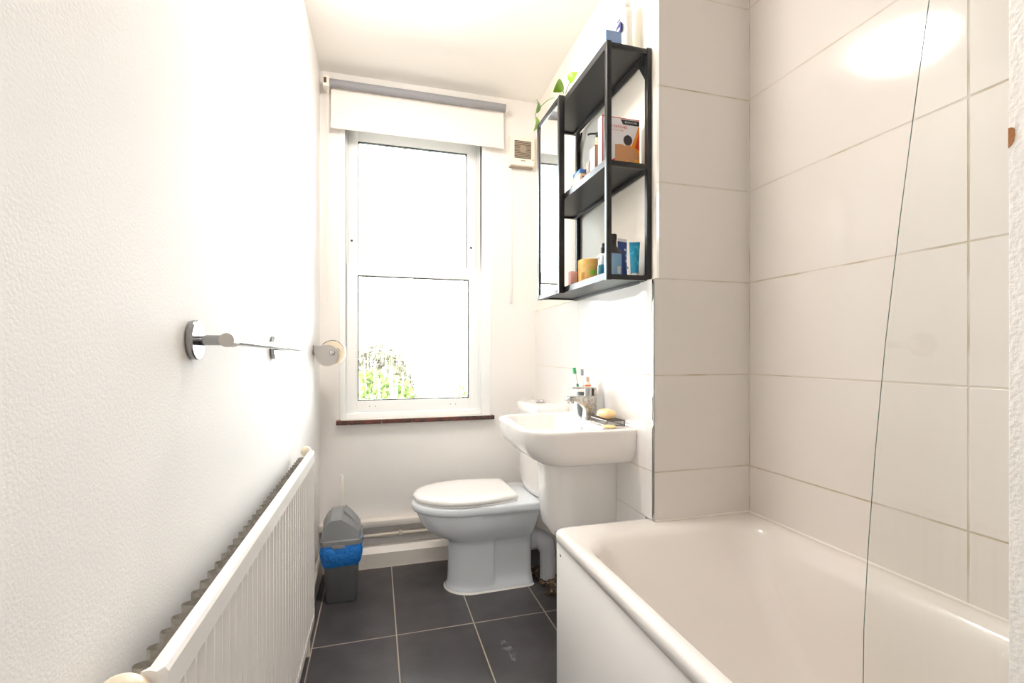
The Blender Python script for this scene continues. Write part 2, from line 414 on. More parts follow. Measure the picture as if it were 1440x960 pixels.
# --- outside: pale bounce ground and bushes
struct('ground', bmbox(-40, 3.5, -3.1, 40, 90, -3.0), M_bounce_ground)
def bush(cx, cy, cz, rx, rz, n, m, label):
    b = B()
    for i in range(n):
        th = random.uniform(0, 2*PI); ph = math.acos(random.uniform(-1, 1)); rr = random.uniform(.55, 1)**.5
        p = Vector((cx+rx*rr*math.sin(ph)*math.cos(th), cy+rx*rr*math.sin(ph)*math.sin(th), cz+rz*rr*math.cos(ph)))
        s = random.uniform(.05, .11); q = Euler((random.uniform(0, 6), random.uniform(0, 6), 0)).to_matrix()
        vs = [b.verts.new(p + q @ Vector(v)*s) for v in ((-1, 0, 0), (0, -.45, .1), (1, 0, 0), (0, .45, .1))]
        b.faces.new(vs)
    t = thing('garden_bush', (cx, cy, -3.0), label, 'bush')
    b2 = B(); tube(b2, [(cx, cy, -3.0), (cx+.1, cy, cz-.6), (cx, cy, cz)], [.16, .12, .05]); obj('trunk', b2, M_bushb, t)
    obj('foliage', b, m, t, smooth=False)
bush(-.10, 9.4, -.40, 1.1, 1.15, 3800, M_bush, 'bright green garden bush behind the left half of the lower pane')
bush(.05, 11.8, .15, .85, 1.15, 2300, M_bushb, 'brownish garden tree rising behind the green bush outside')
bush(2.6, 13.5, -1.3, 1.1, 1.5, 1800, M_bush, 'low yellow-green garden bush behind the right half of the lower pane')

# ------------------------------------------------------------------ bath
bt = thing('bathtub', (.846, .495, 0), 'white acrylic bathtub with flat side panel along the tiled wall', 'bathtub')
BX0, BX1, BY0, BY1, BZ = .513, XR-.001, YB+.002, 1.345, .555
def bring(dx, z, r): return rrect(BX0+dx, BY0+dx, BX1-dx*.0-.0, BY1-dx, (.02, .004, .004, r), z, 6)
R = []
R.append(rrect(BX0+.004, BY0, BX1, BY1-.004, (.01, .003, .003, .022), .518))
R.append(rrect(BX0, BY0, BX1, BY1, (.012, .003, .003, .026), .521))
R.append(rrect(BX0, BY0, BX1, BY1, (.012, .003, .003, .026), .541))
R.append(rrect(BX0+.003, BY0, BX1, BY1-.003, (.012, .003, .003, .026), .549))
R.append(rrect(BX0+.009, BY0, BX1, BY1-.009, (.012, .003, .003, .026), .5535))
R.append(rrect(BX0+.018, BY0+.01, BX1-.004, BY1-.018, (.02, .01, .01, .03), .5545))
def inr(x0, x1, y0, y1, r, z): return rrect(x0, y0, x1, y1, r, z, 6)
R += [inr(.545, 1.150, -.28, 1.262, (.10, .10, .10, .12), .5535), inr(.552, 1.138, -.272, 1.250, (.10, .10, .10, .13), .548),
      inr(.560, 1.126, -.262, 1.236, (.10, .10, .10, .13), .532), inr(.567, 1.117, -.25, 1.220, (.10, .10, .085, .11), .505),
      inr(.580, 1.105, -.22, 1.165, (.10, .09, .07, .09), .42), inr(.598, 1.090, -.19, 1.06, (.10, .09, .055, .08), .29),
      inr(.612, 1.078, -.17, .985, (.10, .09, .06, .08), .21), inr(.632, 1.058, -.15, .94, (.09, .09, .09, .11), .175), inr(.68, 1.01, -.10, .86, (.07, .07, .07, .08), .165)]
b = B(); loft(b, R, cap0=False); obj('tub', b, M_bath, bt, angle=60)
b = B(); box(b, .5185, BY0+.002, .004, .5255, 1.332, .5175, bev=.001); box(b, .5255, 1.325, .004, .842, 1.332, .5175)
pn = obj('side_panel', b, M_panel, bt)
for y, z in ((1.30, .487), (.505, .478), (-.2, .478), (1.30, .05), (.50, .05)):
    b = B(); revolve(b, (.5186, y, z), (-1, 0, 0), [(.0045, 0), (.004, .0015), (.0015, .0016), (.0008, .0006)], 12)
    obj('screw_cap', b, M_dchr, pn)
b = B(); tube(b, [(BX0+.32, YE-.0015, .5565), (XR-.004, YE-.0015, .5565)], .0035, 8); tube(b, [(XR-.002, YE, .5565), (XR-.002, YB+.01, .5565)], .0035, 8)
tag(obj('bath_sealant', b, M_silic), 'thin white sealant bead where the bath rim meets the tiles', 'sealant')

# shower screen: glass panel on the outer rim, free edge curving back towards the top
prof = [(.4165, .559), (.4163, .68), (.4153, .76), (.410, .86), (.402, .97), (.391, 1.09), (.376, 1.22), (.362, 1.33), (.348, 1.434), (.326, 1.56), (.29, 1.70), (.23, 1.83), (.14, 1.92), (.03, 1.955), (-.345, 1.96), (-.345, .559)]
gx = .5370
sh = thing('shower_screen', (gx, -.3, .556), 'frameless clear glass shower screen standing on the bath rim', 'shower screen')
b = B(); r0 = [b.verts.new((gx, y, z)) for y, z in prof]; r1 = [b.verts.new((gx+.004, y, z)) for y, z in prof]
b.faces.new(r0); b.faces.new(r1[::-1]); obj('glass', b, M_scrglass, sh, smooth=False)
b = B(); n = len(prof)
ins = .0
for i in range(n-2):
    (ya, za), (yb_, zb) = prof[i], prof[i+1]
    q = [b.verts.new(p) for p in ((gx-.0002, ya+.0003, za), (gx+.0006, ya+.0003, za), (gx+.0006, yb_+.0003, zb), (gx-.0002, yb_+.0003, zb))]
    b.faces.new(q)
bmesh.ops.remove_doubles(b, verts=b.verts, dist=1e-6)
bmesh.ops.recalc_face_normals(b, faces=b.faces)
bmesh.ops.solidify(b, geom=b.faces[:], thickness=.0005)
obj('polished_edge', b, M_gedge, sh, smooth=False)
obj('wall_profile', bmbox(gx-.008, YB, .558, gx+.014, YB+.03, 1.965, bev=.002), M_chrome, sh)

# ------------------------------------------------------------------ open door beside the camera
dr = B(); DXF = .4645; DYE = .247
box(dr, DXF, YB+.005, .008, DXF+.038, DYE, 1.985, bev=.0012)
door = struct('door_1', dr, M_door, smooth=True)
b = B(); cy, cz = DYE-.0002, 1.2405
pts = [(0, .0078), (-.0022, .0076), (-.0038, .0058), (-.0040, .001), (-.0034, -.003), (-.0018, -.0058), (0, -.0074)]
lo = [b.verts.new((DXF+.0001, cy+y, cz+z)) for y, z in pts]; hi = [b.verts.new((DXF-.0004, cy+y, cz+z)) for y, z in pts]
b.faces.new(lo[::-1]); b.faces.new(hi)
for i in range(len(pts)):
    j = (i+1) % len(pts); b.faces.new((lo[i], lo[j], hi[j], hi[i]))
tag(obj('paint_chip', b, M_wood, door, smooth=False), 'bare orange-brown wood where the paint has chipped off')
b = B()
revolve(b, (DXF, DYE-.06, 1.0), (-1, 0, 0), [(.025, 0), (.025, .006), (.009, .010), (.009, .045)], 20)
tube(b, [(DXF-.045, DYE-.06, 1.0), (DXF-.05, DYE-.09, 1.0), (DXF-.05, DYE-.17, 1.0)], .008)
obj('door_handle', b, M_chrome, door)

# ------------------------------------------------------------------ toilet
TY = 2.205
def pan_ring(z, xf, xr, W, a, Wr, notch=0, rc=.03):
    """plan outline: elliptical nose, then straight to a squarer tail"""
    up = []
    N1, N2 = 14, 36
    for i in range(N1+1):
        t = PI/2*i/N1; up.append((xf + a*(1-math.cos(t)), W*math.sin(t)))
    for i in range(1, N2+1):
        s = i/N2; x = xf+a + (xr-xf-a)*s; wv = W + (Wr-W)*s*s*(3-2*s)
        if notch:
            k = min(max((x-.515)/.010, 0), 1); wv -= notch*k*k*(3-2*k)
        if xr-x < rc: wv -= (rc-(xr-x))**2/rc*.55
        up.append((x, wv))
    ring = [Vector((x, TY-w, z)) for x, w in up] + [Vector((x, TY+w, z)) for x, w in reversed(up[1:])]
    return ring
tl = thing('toilet', (.5, TY, 0), 'white close-coupled toilet with closed lid beside the window wall', 'toilet')
lev = [(0.0, .309, .708, .108, .125, .102, 0), (.010, .308, .708, .108, .125, .102, 0), (.018, .314, .707, .105, .12, .099, 0), (.030, .318, .706, .103, .12, .098, .004),
       (.060, .320, .705, .102, .12, .098, .018), (.12, .321, .705, .102, .12, .098, .019), (.19, .321, .705, .102, .12, .098, .019), (.213, .319, .705, .103, .12, .099, .016),
       (.224, .314, .705, .106, .125, .101, .010), (.233, .302, .706, .112, .13, .105, .005), (.245, .277, .707, .123, .15, .111, .001), (.26, .249, .709, .136, .17, .118, 0), (.28, .222, .712, .150, .19, .128, 0),
       (.305, .201, .716, .160, .21, .140, 0), (.33, .189, .719, .165, .22, .150, 0), (.35, .181, .722, .167, .225, .160, 0), (.366, .176, .725, .168, .235, .168, 0),
       (.370, .162, .727, .175, .24, .173, 0), (.378, .157, .728, .178, .245, .175, 0), (.398, .156, .729, .179, .245, .176, 0), (.406, .160, .728, .176, .245, .173, 0), (.409, .170, .724, .168, .24, .166, 0)]
b = B(); loft(b, [pan_ring(*l) for l in lev]); obj('pan', b, M_cerT, tl, angle=55)
b = B(); rg = pan_ring(0, .302, .712, .114, .125, .107); rg2 = pan_ring(.006, .306, .710, .110, .125, .104)
loft(b, [[Vector((v.x, v.y, .0006)) for v in rg], rg2]); obj('base_sealant', b, M_silic, tl)
def egg(z, ins=0, x0=.163, x1=.617):
    pts = []; n = 36
    for i in range(n+1):
        s = i/n; x = s
        L = x1-x0
        # half width along length
        if s < .52: wv = .182*math.sqrt(max(0, 1-((.52-s)/.52)**2))
        else:
            k = (s-.52)/.48; wv = .182 - (.182-.142)*(k**1.9)
        pts.append((x0+L*s, wv))
    cx = .42
    sc_ = 1-ins/.18
    o = [Vector((cx+(x-cx)*(1-ins/.24), TY-w_*sc_, z)) for x, w_ in pts] + [Vector((cx+(x-cx)*(1-ins/.24), TY+w_*sc_, z)) for x, w_ in reversed(pts[1:])]
    return o
b = B(); loft(b, [egg(.4092, .012), egg(.411, .004), egg(.417, .003), egg(.4195, .010)]); obj('seat', b, M_seat, tl, angle=60)
b = B(); loft(b, [egg(.4205, .008), egg(.4225, .001), egg(.432, -.001), egg(.4395, .004), egg(.4435, .016), egg(.446, .04), egg(.447, .09)]); obj('lid', b, M_seat, tl, angle=60)
for y in (TY-.06, TY+.06):
    b = B(); tube(b, [(.624, y-.018, .4165), (.624, y+.018, .4165)], .006); obj('hinge', b, M_seat, tl)
def cis(z, d=0, x1=.848):
    out = []; x0 = .712+d; yb0, yb1 = TY-.185+d, TY+.185-d
    out.append(Vector((x1, yb0, z)))
    n = 22
    for i in range(n+1):
        s = i/n; y = yb0+(yb1-yb0)*s; q = abs(2*s-1)
        out.append(Vector((x0 - .020*(1-q*q) + (.03*max(0, (q-.88)/.12)**2), y, z)))
    out.append(Vector((x1, yb1, z)))
    return out
b = B(); loft(b, [cis(.4105, .020), cis(.416, .013), cis(.45, .008), cis(.60, .003), cis(.796, 0)]); obj('cistern', b, M_cer, tl, angle=50)  # whiter than the pan: window light put into the colour
b = B(); loft(b, [cis(.797, .001), cis(.799, -.005), cis(.822, -.006), cis(.831, -.001), cis(.834, .010)]); obj('cistern_lid', b, M_cer, tl, angle=50)
b = B(); revolve(b, (.775, TY, .834), (0, 0, 1), [(.027, 0), (.027, .004), (.022, .007), (.021, .0055), (.003, .006)], 28); obj('flush_button', b, M_chrome, tl)
# waste pipe
sp = thing('waste_pipe', (.77, 2.15, 0), 'grey plastic soil pipe elbow behind the toilet', 'pipe')
b = B(); path = [(.722, 2.172, .195)] + [tuple(p) for p in bez((.735, 2.165, .195), (.785, 2.135, .195), (.785, 2.135, .12), 8)] + [(.785, 2.135, .045), (.785, 2.135, .012)]
tube(b, path, [.044]*4+[.043]*3+[.037]*(len(path)-7), 24); obj('pipe_elbow', b, M_wpvc, sp, angle=50)
b = B(); revolve(b, (.709, 2.176, .195), (.98, -.2, 0), [(.047, 0), (.053, .006), (.053, .028), (.046, .034)], 24); obj('rubber_collar', b, M_wpvc, sp)
b = B(); tube(b, [(.80, 2.03, .42), (.80, 2.02, .33), (.79, 2.02, .27), (.835, 2.02, .25)], .008)
vp = thing('supply_pipe', (.8, 2.03, .25), 'thin chrome water pipe below the cistern', 'pipe'); obj('pipe_run', b, M_dchr, vp)
b = B(); revolve(b, (.80, 2.021, .315), (0, 0, 1), [(.010, 0), (.016, .004), (.016, .03), (.010, .034)], 12); obj('valve', b, M_dchr, vp)
# rubble
b = B(); random.seed(3)
def lump(b, c, r):
    v = bmesh.ops.create_icosphere(b, subdivisions=2, radius=r)['verts']
    for q in v:
        k = random.uniform(.72, 1.1); q.co = Vector((c[0]+q.co.x*k*1.2, c[1]+q.co.y*k*1.2, max(.001, c[2]+q.co.z*k*.7)))
for i in range(70):
    lump(b, (random.uniform(.735, .835), random.uniform(1.98, 2.24), random.uniform(.0, .018)), random.uniform(.008, .022))
tag(obj('floor_rubble', b, M_rubble, smooth=False), 'broken dark brown mortar and debris around the waste pipe foot', 'rubble', kind='stuff')

def smear_mat():
    m = bpy.data.materials.new('dried_plaster'); m.use_nodes = True; nt = m.node_tree; N = nt.nodes; L = nt.links; bs_ = N['Principled BSDF']
    bs_.inputs['Base Color'].default_value = (.45, .46, .47, 1); bs_.inputs['Roughness'].default_value = .8
    g = N.new('ShaderNodeNewGeometry'); n = N.new('ShaderNodeTexNoise'); n.inputs['Scale'].default_value = 45; n.inputs['Detail'].default_value = 6
    L.new(g.outputs['Position'], n.inputs['Vector']); mr = N.new('ShaderNodeMapRange'); mr.inputs['From Min'].default_value = .42; mr.inputs['From Max'].default_value = .75
    mr.inputs['To Max'].default_value = .55; L.new(n.outputs[0], mr.inputs['Value']); L.new(mr.outputs[0], bs_.inputs['Alpha']); return m
b = B(); pts = [(.462, 1.735), (.478, 1.690), (.484, 1.640), (.470, 1.600), (.458, 1.612), (.460, 1.655), (.440, 1.690), (.447, 1.735)]
b.faces.new([b.verts.new((x, y, .0008)) for x, y in pts])
tag(obj('floor_smear', b, smear_mat(), smooth=False), 'pale dried smear on the dark floor tile in front of the bath panel', 'stain')

# ------------------------------------------------------------------ basin
bs = thing('wash_basin', (.83, 1.65, .70), 'white ceramic wall basin with squared bowl below the black shelf', 'sink')
SY0, SY1, SX0 = 1.402, 1.898, .445
def bow(ring, amt, xref=.62):
    ym = (SY0+SY1)/2; hw = (SY1-SY0)/2
    for p in ring:
        if p.x < xref: p.x -= amt*(1-((p.y-ym)/hw)**2)*min(1, (xref-p.x)/.12)
    return ring
def bk(ring, cl=.0):     # back edge follows the wall
    for p in ring:
        if p.x > .82: p.x = xt(p.y)-.0008
    return ring
def sr(x0, ins, r, z, x1=.835, ba=.010, rb=.004, insb=0): return bk(bow(rrect(x0, SY0+ins, x1-insb, SY1-ins, (r, rb, rb, r), z, 8), ba))
R = [sr(.580, .09, .05, .700, ba=.006), sr(.556, .056, .06, .7025, ba=.008), sr(.530, .036, .075, .710), sr(.508, .023, .09, .724), sr(.488, .012, .10, .744), sr(.477, .006, .105, .765),
     sr(.471, .003, .105, .790), sr(.4685, .001, .105, .812), sr(.468, 0, .105, .820), sr(.470, .002, .103, .8245), sr(.475, .006, .10, .8262)]
def ir(x0, x1, ins, r, z, ba=.010): return bow(rrect(x0, SY0+ins, x1, SY1-ins, (r, .03, .03, r), z, 8), ba)
R += [ir(.496, .736, .030, .08, .8262), ir(.501, .733, .034, .078, .8240), ir(.506, .730, .038, .07, .815), ir(.514, .726, .048, .055, .775), ir(.520, .715, .07, .05, .735), ir(.56, .68, .11, .04, .722)]
b = B(); loft(b, R); obj('bowl', b, M_cer, bs, angle=60)
b = B(); revolve(b, (.7285, 1.615, .795), (-1, 0, 0), [(.0105, -.002), (.0105, .0015), (.0075, .002), (.0070, -.001), (.002, -.001)], 20); obj('overflow_ring', b, M_dchr, bs)
b = B(); revolve(b, (.62, 1.65, .722), (0, 0, 1), [(.028, .0), (.028, .003), (.020, .003), (.018, -.001), (.003, -.001)], 24); obj('drain', b, M_chrome, bs)
# semi pedestal
def pr_(z, x0, hw, r): return bk(rrect(x0, 1.65-hw, .835, 1.65+hw, (r, .003, .003, r), z, 8))
b = B(); loft(b, [pr_(.405, .66, .05, .04), pr_(.410, .635, .068, .05), pr_(.425, .612, .085, .062), pr_(.455, .597, .096, .07), pr_(.50, .588, .101, .075), pr_(.70, .578, .106, .078), pr_(.7015, .60, .08, .05)])
sm = thing('basin_pedestal', (.75, 1.65, .40), 'white ceramic semi-pedestal shroud under the basin', 'pedestal'); obj('shroud', b, M_cer, sm, angle=60)

# tap
tp = thing('basin_tap', (.775, 1.66, .826), 'worn chrome mixer tap on the basin ledge', 'tap')
b = B(); tx, ty, tz = .778, 1.655, .8262
def rr3(x0, x1, y0, y1, z, r=.006): return rrect(x0, y0, x1, y1, r, z, 3)
loft(b, [rr3(.752, .800, ty-.021, ty+.021, tz), rr3(.754, .799, ty-.020, ty+.020, tz+.02), rr3(.757, .799, ty-.019, ty+.019, tz+.07), rr3(.755, .799, ty-.019, ty+.019, tz+.089)])
obj('tap_body', b, M_dchr, tp)
b = B()
def spr(x, zc, h, w): return [Vector((x, ty-w, zc-h)), Vector((x, ty+w, zc-h)), Vector((x, ty+w, zc+h)), Vector((x, ty-w, zc+h))]
loft(b, [spr(.765, tz+.060, .031, .017), spr(.752, tz+.068, .023, .017), spr(.738, tz+.075, .016, .017), spr(.715, tz+.080, .009, .017), spr(.690, tz+.079, .009, .017), spr(.682, tz+.078, .005, .015)])
bmesh.ops.bevel(b, geom=b.edges[:], offset=.002, segments=1, affect='EDGES')
sp_ = obj('spout', b, M_dchr, tp)
b = B(); cyl(b, (.701, ty, tz+.072), (.701, ty, tz+.063), .012, .011, 20); obj('aerator', b, M_chrome, sp_)
b = B(); cyl(b, (.772, ty, tz+.089), (.772, ty, tz+.117), .015, .015, 24); cj = obj('cartridge', b, M_chrome, tp)
b = B(); box(b, .700, ty-.017, tz+.117, .799, ty+.017, tz+.123, bev=.002); box(b, .788, ty-.015, tz+.090, .800, ty+.015, tz+.118, bev=.002)
obj('lever', b, M_dchr, tp)
# toothbrush cup with its things
cu = thing('toothbrush_cup', (.785, 1.745, .8262), 'dark grey tumbler with white rim behind the tap', 'cup')
CX, CY, CZ0 = .796, 1.742, .8264
b = B(); revolve(b, (CX, CY, CZ0), (0, 0, 1), [(.020, 0), (.026, .006), (.0295, .03), (.0305, .098), (.0275, .098), (.026, .03), (.02, .008)], 32); obj('tumbler', b, M_cup, cu)
b = B(); revolve(b, (CX, CY, CZ0+.0985), (0, 0, 1), [(.0265, -.003), (.0315, 0), (.0315, .005), (.0265, .005)], 32); obj('rim', b, M_white, cu)
def brush(p0, p1, m, mw, label, headm):
    t = thing('toothbrush', p0, label, 'toothbrush')
    p0 = Vector(p0); p1 = Vector(p1); d = (p1-p0).normalized()
    b = B(); tube(b, [p0, p0+d*.05, p0+d*.09, p0+d*.13, p1], [.0035, .005, .0045, .0022, .0024], 10); obj('handle', b, mw, t)
    b = B(); tube(b, [p0+d*.10, p0+d*.105, p0+d*.118, p0+d*.121], [.003, .0052, .0045, .003], 10); obj('grip', b, m, t)
    a, c = frame_at(d); hd = p1
    b = B()
    vs = []
    for s in (-.002, .012):
        vs.append([hd - d*.004 - a*.006*1 + Vector((0, 0, 0)), ])
    cx = Vector((-1, 0, 0)); up = d; sd = up.cross(cx).normalized(); cx = sd.cross(up)
    r0_ = [hd - up*.003 + sd*u_*.006 + cx*v_ for u_, v_ in ((-1, -.003), (1, -.003), (1, .010), (-1, .010))]
    r1_ = [q + up*.024 for q in r0_]
    loft(b, [r0_, r1_]); bmesh.ops.bevel(b, geom=b.edges[:], offset=.0015, segments=2, affect='EDGES'); obj('bristle_head', b, headm, t)
M_bg = solid('green_bristles', (.10, .55, .22)); M_gg = solid('green_grip', (.02, .28, .13)); M_gr = solid('grey_bristles', (.35, .38, .40))
brush((.788, 1.745, .836), (.760, 1.748, .998), M_gg, M_white, 'toothbrush with green head standing in the grey tumbler', M_bg)
brush((.802, 1.755, .836), (.797, 1.762, .990), M_white, M_white, 'white toothbrush with grey bristles standing in the grey tumbler', M_gr)
tpb = thing('toothpaste_bottle', (.799, 1.737, .836), 'small white bottle with orange label in the tumbler', 'bottle')
b = B(); revolve(b, (.806, 1.736, .838), (0, 0, 1), [(.012, 0), (.013, .01), (.0135, .118), (.010, .124), (.007, .126)], 20); obj('body', b, M_white, tpb)
b = B(); revolve(b, (.806, 1.736, .93), (0, 0, 1), [(.0137, 0), (.0139, .001), (.0139, .021), (.0137, .022)], 20); obj('label_band', b, solid('orange_label', (.85, .18, .03)), tpb)
b = B(); revolve(b, (.806, 1.736, .9645), (0, 0, 1), [(.008, 0), (.0075, .016), (.004, .018)], 16); obj('cap', b, solid('peach_cap', (.80, .55, .42)), tpb)

# soap dish and soaps
sd = thing('soap_dish', (.785, 1.52, .8262), 'small wire soap dish on the basin rim beside the tap', 'soap dish')
b = B(); sx0, sx1, sy0, sy1 = .752, .818, 1.465, 1.585; zt = .846; zb = .830
for z in (zt, zb):
    tube(b, [(sx0, sy0, z), (sx1, sy0, z)], .0017, 8); tube(b, [(sx1, sy0, z), (sx1, sy1, z)], .0017, 8)
    tube(b, [(sx1, sy1, z), (sx0, sy1, z)], .0017, 8); tube(b, [(sx0, sy1, z), (sx0, sy0, z)], .0017, 8)
for i in range(13):
    y = sy0+(sy1-sy0)*i/12
    tube(b, [(sx0, y, zb), (sx0, y, zt), (sx1, y, zt), (sx1, y, zb)], .0012, 6)
for x, y in ((sx0, sy0), (sx1, sy0), (sx0, sy1), (sx1, sy1)): tube(b, [(x, y, .8264), (x, y, zt)], .002, 8)
obj('wire_basket', b, M_wire, sd)
def soap(c, a, bb, h, rz, label, m):
    b = B(); rings = []
    q = Matrix.Rotation(rz, 3, 'Z')
    for k in range(11):
        t = -PI/2 + PI*k/10; s = max(.05, math.cos(t)**.55); zz = math.sin(t)*h/2
        ring = []
        for i in range(32):
            th = 2*PI*i/32; cx = math.copysign(abs(math.cos(th))**.7, math.cos(th)); cy = math.copysign(abs(math.sin(th))**.7, math.sin(th))
            ring.append(Vector(c) + q @ Vector((cx*a*s, cy*bb*s, 0)) + Vector((0, 0, h/2+zz)))
        rings.append(ring)
    loft(b, rings); tag(obj('soap_bar', b, m, angle=80), label, 'soap')
soap((.780, 1.524, .8480), .024, .040, .032, .1, 'large pale yellow bar of soap resting in the wire dish', M_soap)
soap((.751, 1.446, .8266), .016, .022, .010, .5, 'thin worn sliver of yellow soap on the basin rim in front of the wire dish', M_soap)

# ------------------------------------------------------------------ wall shelf unit with mirror
FX0, FY0, FY1, FZ0, FZ1 = .688, 1.34, 1.938, 1.304, 2.046
su = thing('wall_shelf', (.77, 1.64, FZ0), 'black metal framed wall shelf unit above the basin', 'shelf')
T = .016
def fx1(y): return xb(y)-.001
frames = []
for y in (FY0, FY1-T):
    b = B(); x1 = fx1(y)
    box(b, FX0, y, FZ0, FX0+T, y+T, FZ1, bev=.001); obj('front_post', b, M_black, su, angle=30)
    b = B(); box(b, x1-T, y, FZ0, x1, y+T, FZ1, bev=.001); obj('back_post', b, M_black, su, angle=30)
    for z in (FZ0+.002, 1.660, FZ1-T-.004):
        b = B(); box(b, FX0+T, y+.001, z, x1-T, y+T-.001, z+T, bev=.001); obj('cross_bar', b, M_black, su, angle=30)
for z in (FZ0+.002, 1.660, FZ1-T-.004):
    b = B(); xx = fx1(FY0)
    box(b, xx-T, FY0+T, z-.004, xx-.002, FY1-T, z+T+.002, bev=.001); obj('rear_rail', b, M_black, su, angle=30)
    b = B(); box(b, FX0+.001, FY0+T, z, FX0+.004, FY1-T, z+.022); box(b, FX0+.004, FY0+T, z+.006, xx-T, FY1-T, z+.010)
    box(b, xx-T-.003, FY0+T, z-.001, xx-T, FY1-T, z+.020)
    obj('shelf_board', b, M_shelf, su, smooth=False)
for y, s in ((FY0+T, 1), (FY1-T, -1)):      # gusset braces under the top board
    b = B(); xx = fx1(y)-.012
    P = [(y, FZ1-.03), (y+s*.045, FZ1-.03), (y, FZ1-.10)]
    if s > 0: loft(b, [[Vector((xx, a, c)) for a, c in P], [Vector((xx+.004, a, c)) for a, c in P]])
    else:
        tube(b, [(xx, y-.042, FZ1-.03), (xx, y-.004, FZ1-.095)], .004, 6)
    obj('corner_brace', b, M_black, su, smooth=False)
# mirror door hung on the front of its far half
mr_ = thing('mirror_panel', (.683, 1.81, FZ0), 'tall narrow black framed mirror on the far half of the wall shelf', 'mirror')
MY0, MY1 = 1.680, 1.938; mx0, mx1 = .664, .686
b = B(); fwm = .018
box(b, mx0, MY0, FZ0-.002, mx1, MY0+fwm, FZ1+.002, bev=.001); box(b, mx0, MY1-.026, FZ0-.002, mx1, MY1, FZ1+.002, bev=.001)
box(b, mx0, MY0+fwm, FZ1-fwm+.002, mx1, MY1-fwm, FZ1+.002, bev=.001); box(b, mx0, MY0+fwm, FZ0-.002, mx1, MY1-fwm, FZ0+fwm-.002, bev=.001)
obj('mirror_frame', b, M_black, mr_, angle=30)
obj('mirror_glass', bmbox(mx0+.005, MY0+fwm, FZ0+fwm-.002, mx0+.009, MY1-fwm, FZ1-fwm+.002), M_mirror, mr_, smooth=False)
obj('back_plate', bmbox(mx0+.0095, MY0+fwm, FZ0+fwm-.002, mx1-.001, MY1-fwm, FZ1-fwm+.002), M_shelf, mr_, smooth=False)

# items: top
ZT = FZ1-T-.004+.010+.0004; ZM = 1.660+.010+.0004; ZB = FZ0+.002+.010+.0004
ZTT = FZ1+.0004
bx = thing('soap_box', (.718, 1.39, ZTT), 'small pale blue carton on top of the black shelf', 'box')
obj('carton', bmbox(.690, 1.352, ZTT, .746, 1.432, ZTT+.040, bev=.002), solid('pale_blue_card', (.33, .47, .75), .5), bx)
obj('end_flap', bmbox(.693, 1.3512, ZTT+.003, .743, 1.3522, ZTT+.037), solid('blue_card', (.27, .40, .66), .5), bx)
lo_ = thing('lotion_bottle', (.80, 1.43, ZT), 'tall white lotion bottle with navy label on top of the black shelf', 'bottle')
def oval(cx, cy, z, a, bb, n=28, p=.8):
    return [Vector((cx+a*math.copysign(abs(math.cos(2*PI*i/n))**p, math.cos(2*PI*i/n)), cy+bb*math.copysign(abs(math.sin(2*PI*i/n))**p, math.sin(2*PI*i/n)), z)) for i in range(n)]
b = B(); loft(b, [oval(.800, 1.432, ZT+z, a, c) for z, a, c in ((0, .020, .030), (.006, .023, .034), (.06, .023, .034), (.11, .019, .031), (.15, .022, .033), (.172, .021, .030), (.178, .018, .025))])
M_lot = solid('white_bottle_plastic', (.88, .86, .80), .3)
obj('body', b, M_lot, lo_, angle=60)
b = B(); loft(b, [oval(.800, 1.432, ZT+z, a, c) for z, a, c in ((.1785, .017, .022), (.18, .018, .024), (.203, .017, .023), (.206, .014, .019))]); obj('cap', b, M_lot, lo_, angle=60)
M_navy = solid('navy_label', (.02, .035, .20), .4)
b = B()
lab = []
for k, z in enumerate((.092, .100, .118, .128)):
    yv = [1.410, 1.448] if k in (1, 2) else [1.416, 1.442]
    lab.append([Vector((.7755-.0015, yv[0], ZT+z+.004)), Vector((.7755-.0015, yv[1], ZT+z-.004)), Vector((.7795, yv[1], ZT+z-.004)), Vector((.7795, yv[0], ZT+z+.004))])
loft(b, lab); lb = obj('label', b, M_navy, lo_, smooth=False)
obj('label_lettering', bmbox(.7732, 1.418, ZT+.106, .7741, 1.442, ZT+.114), M_lot, lb, smooth=False)
obj('label_script', bmbox(.7755, 1.422, ZT+.142, .7795, 1.440, ZT+.1435), M_navy, lo_, smooth=False)

# plant in small pot
pl = thing('trailing_plant', (.73, 1.79, ZTT), 'small trailing houseplant in a cream pot on top of the mirror end', 'plant')
b = B(); revolve(b, (.722, 1.785, ZT), (0, 0, 1), [(.022, 0), (.028, .05), (.031, .052), (.031, .062), (.027, .062), (.025, .052)], 24); obj('pot', b, solid('cream_pot', (.84, .74, .64), .5), pl)
b = B()
tube(b, bez((.722, 1.79, ZT+.05), (.70, 1.86, ZT+.13), (.672, 1.99, ZT+.085), 12), .0016, 6)
tube(b, bez((.722, 1.78, ZT+.05), (.715, 1.76, ZT+.09), (.700, 1.755, ZT+.105), 6), .0016, 6)
tube(b, bez((.722, 1.78, ZT+.05), (.73, 1.74, ZT+.11), (.742, 1.745, ZT+.105), 6), .0016, 6)
obj('stem', b, M_leafD, pl)
def leaf(p, d, up, L, W, m):
    p = Vector(p); d = Vector(d).normalized(); s = d.cross(Vector(up)).normalized(); n_ = s.cross(d).normalized()
    b = B(); rows = []
    N = 8
    for i in range(N+1):
        t = i/N; wv = W*math.sin(PI*t**.8)**.8*.5 if 0 < t < 1 else .0002
        c = p + d*L*t + n_*(.18*L*math.sin(PI*t))
        rows.append([c - s*wv + n_*wv*.3, c, c + s*wv + n_*wv*.3])
    loft(b, rows, False, False, closed=False)
    bmesh.ops.recalc_face_normals(b, faces=b.faces)
    bmesh.ops.solidify(b, geom=b.faces[:], thickness=.0006)
    obj('leaf', b, m, pl, angle=80)
leaf((.674, 1.985, ZT+.088), (.0, .02, 1), (1, -1, 0), .068, .034, M_leafD)
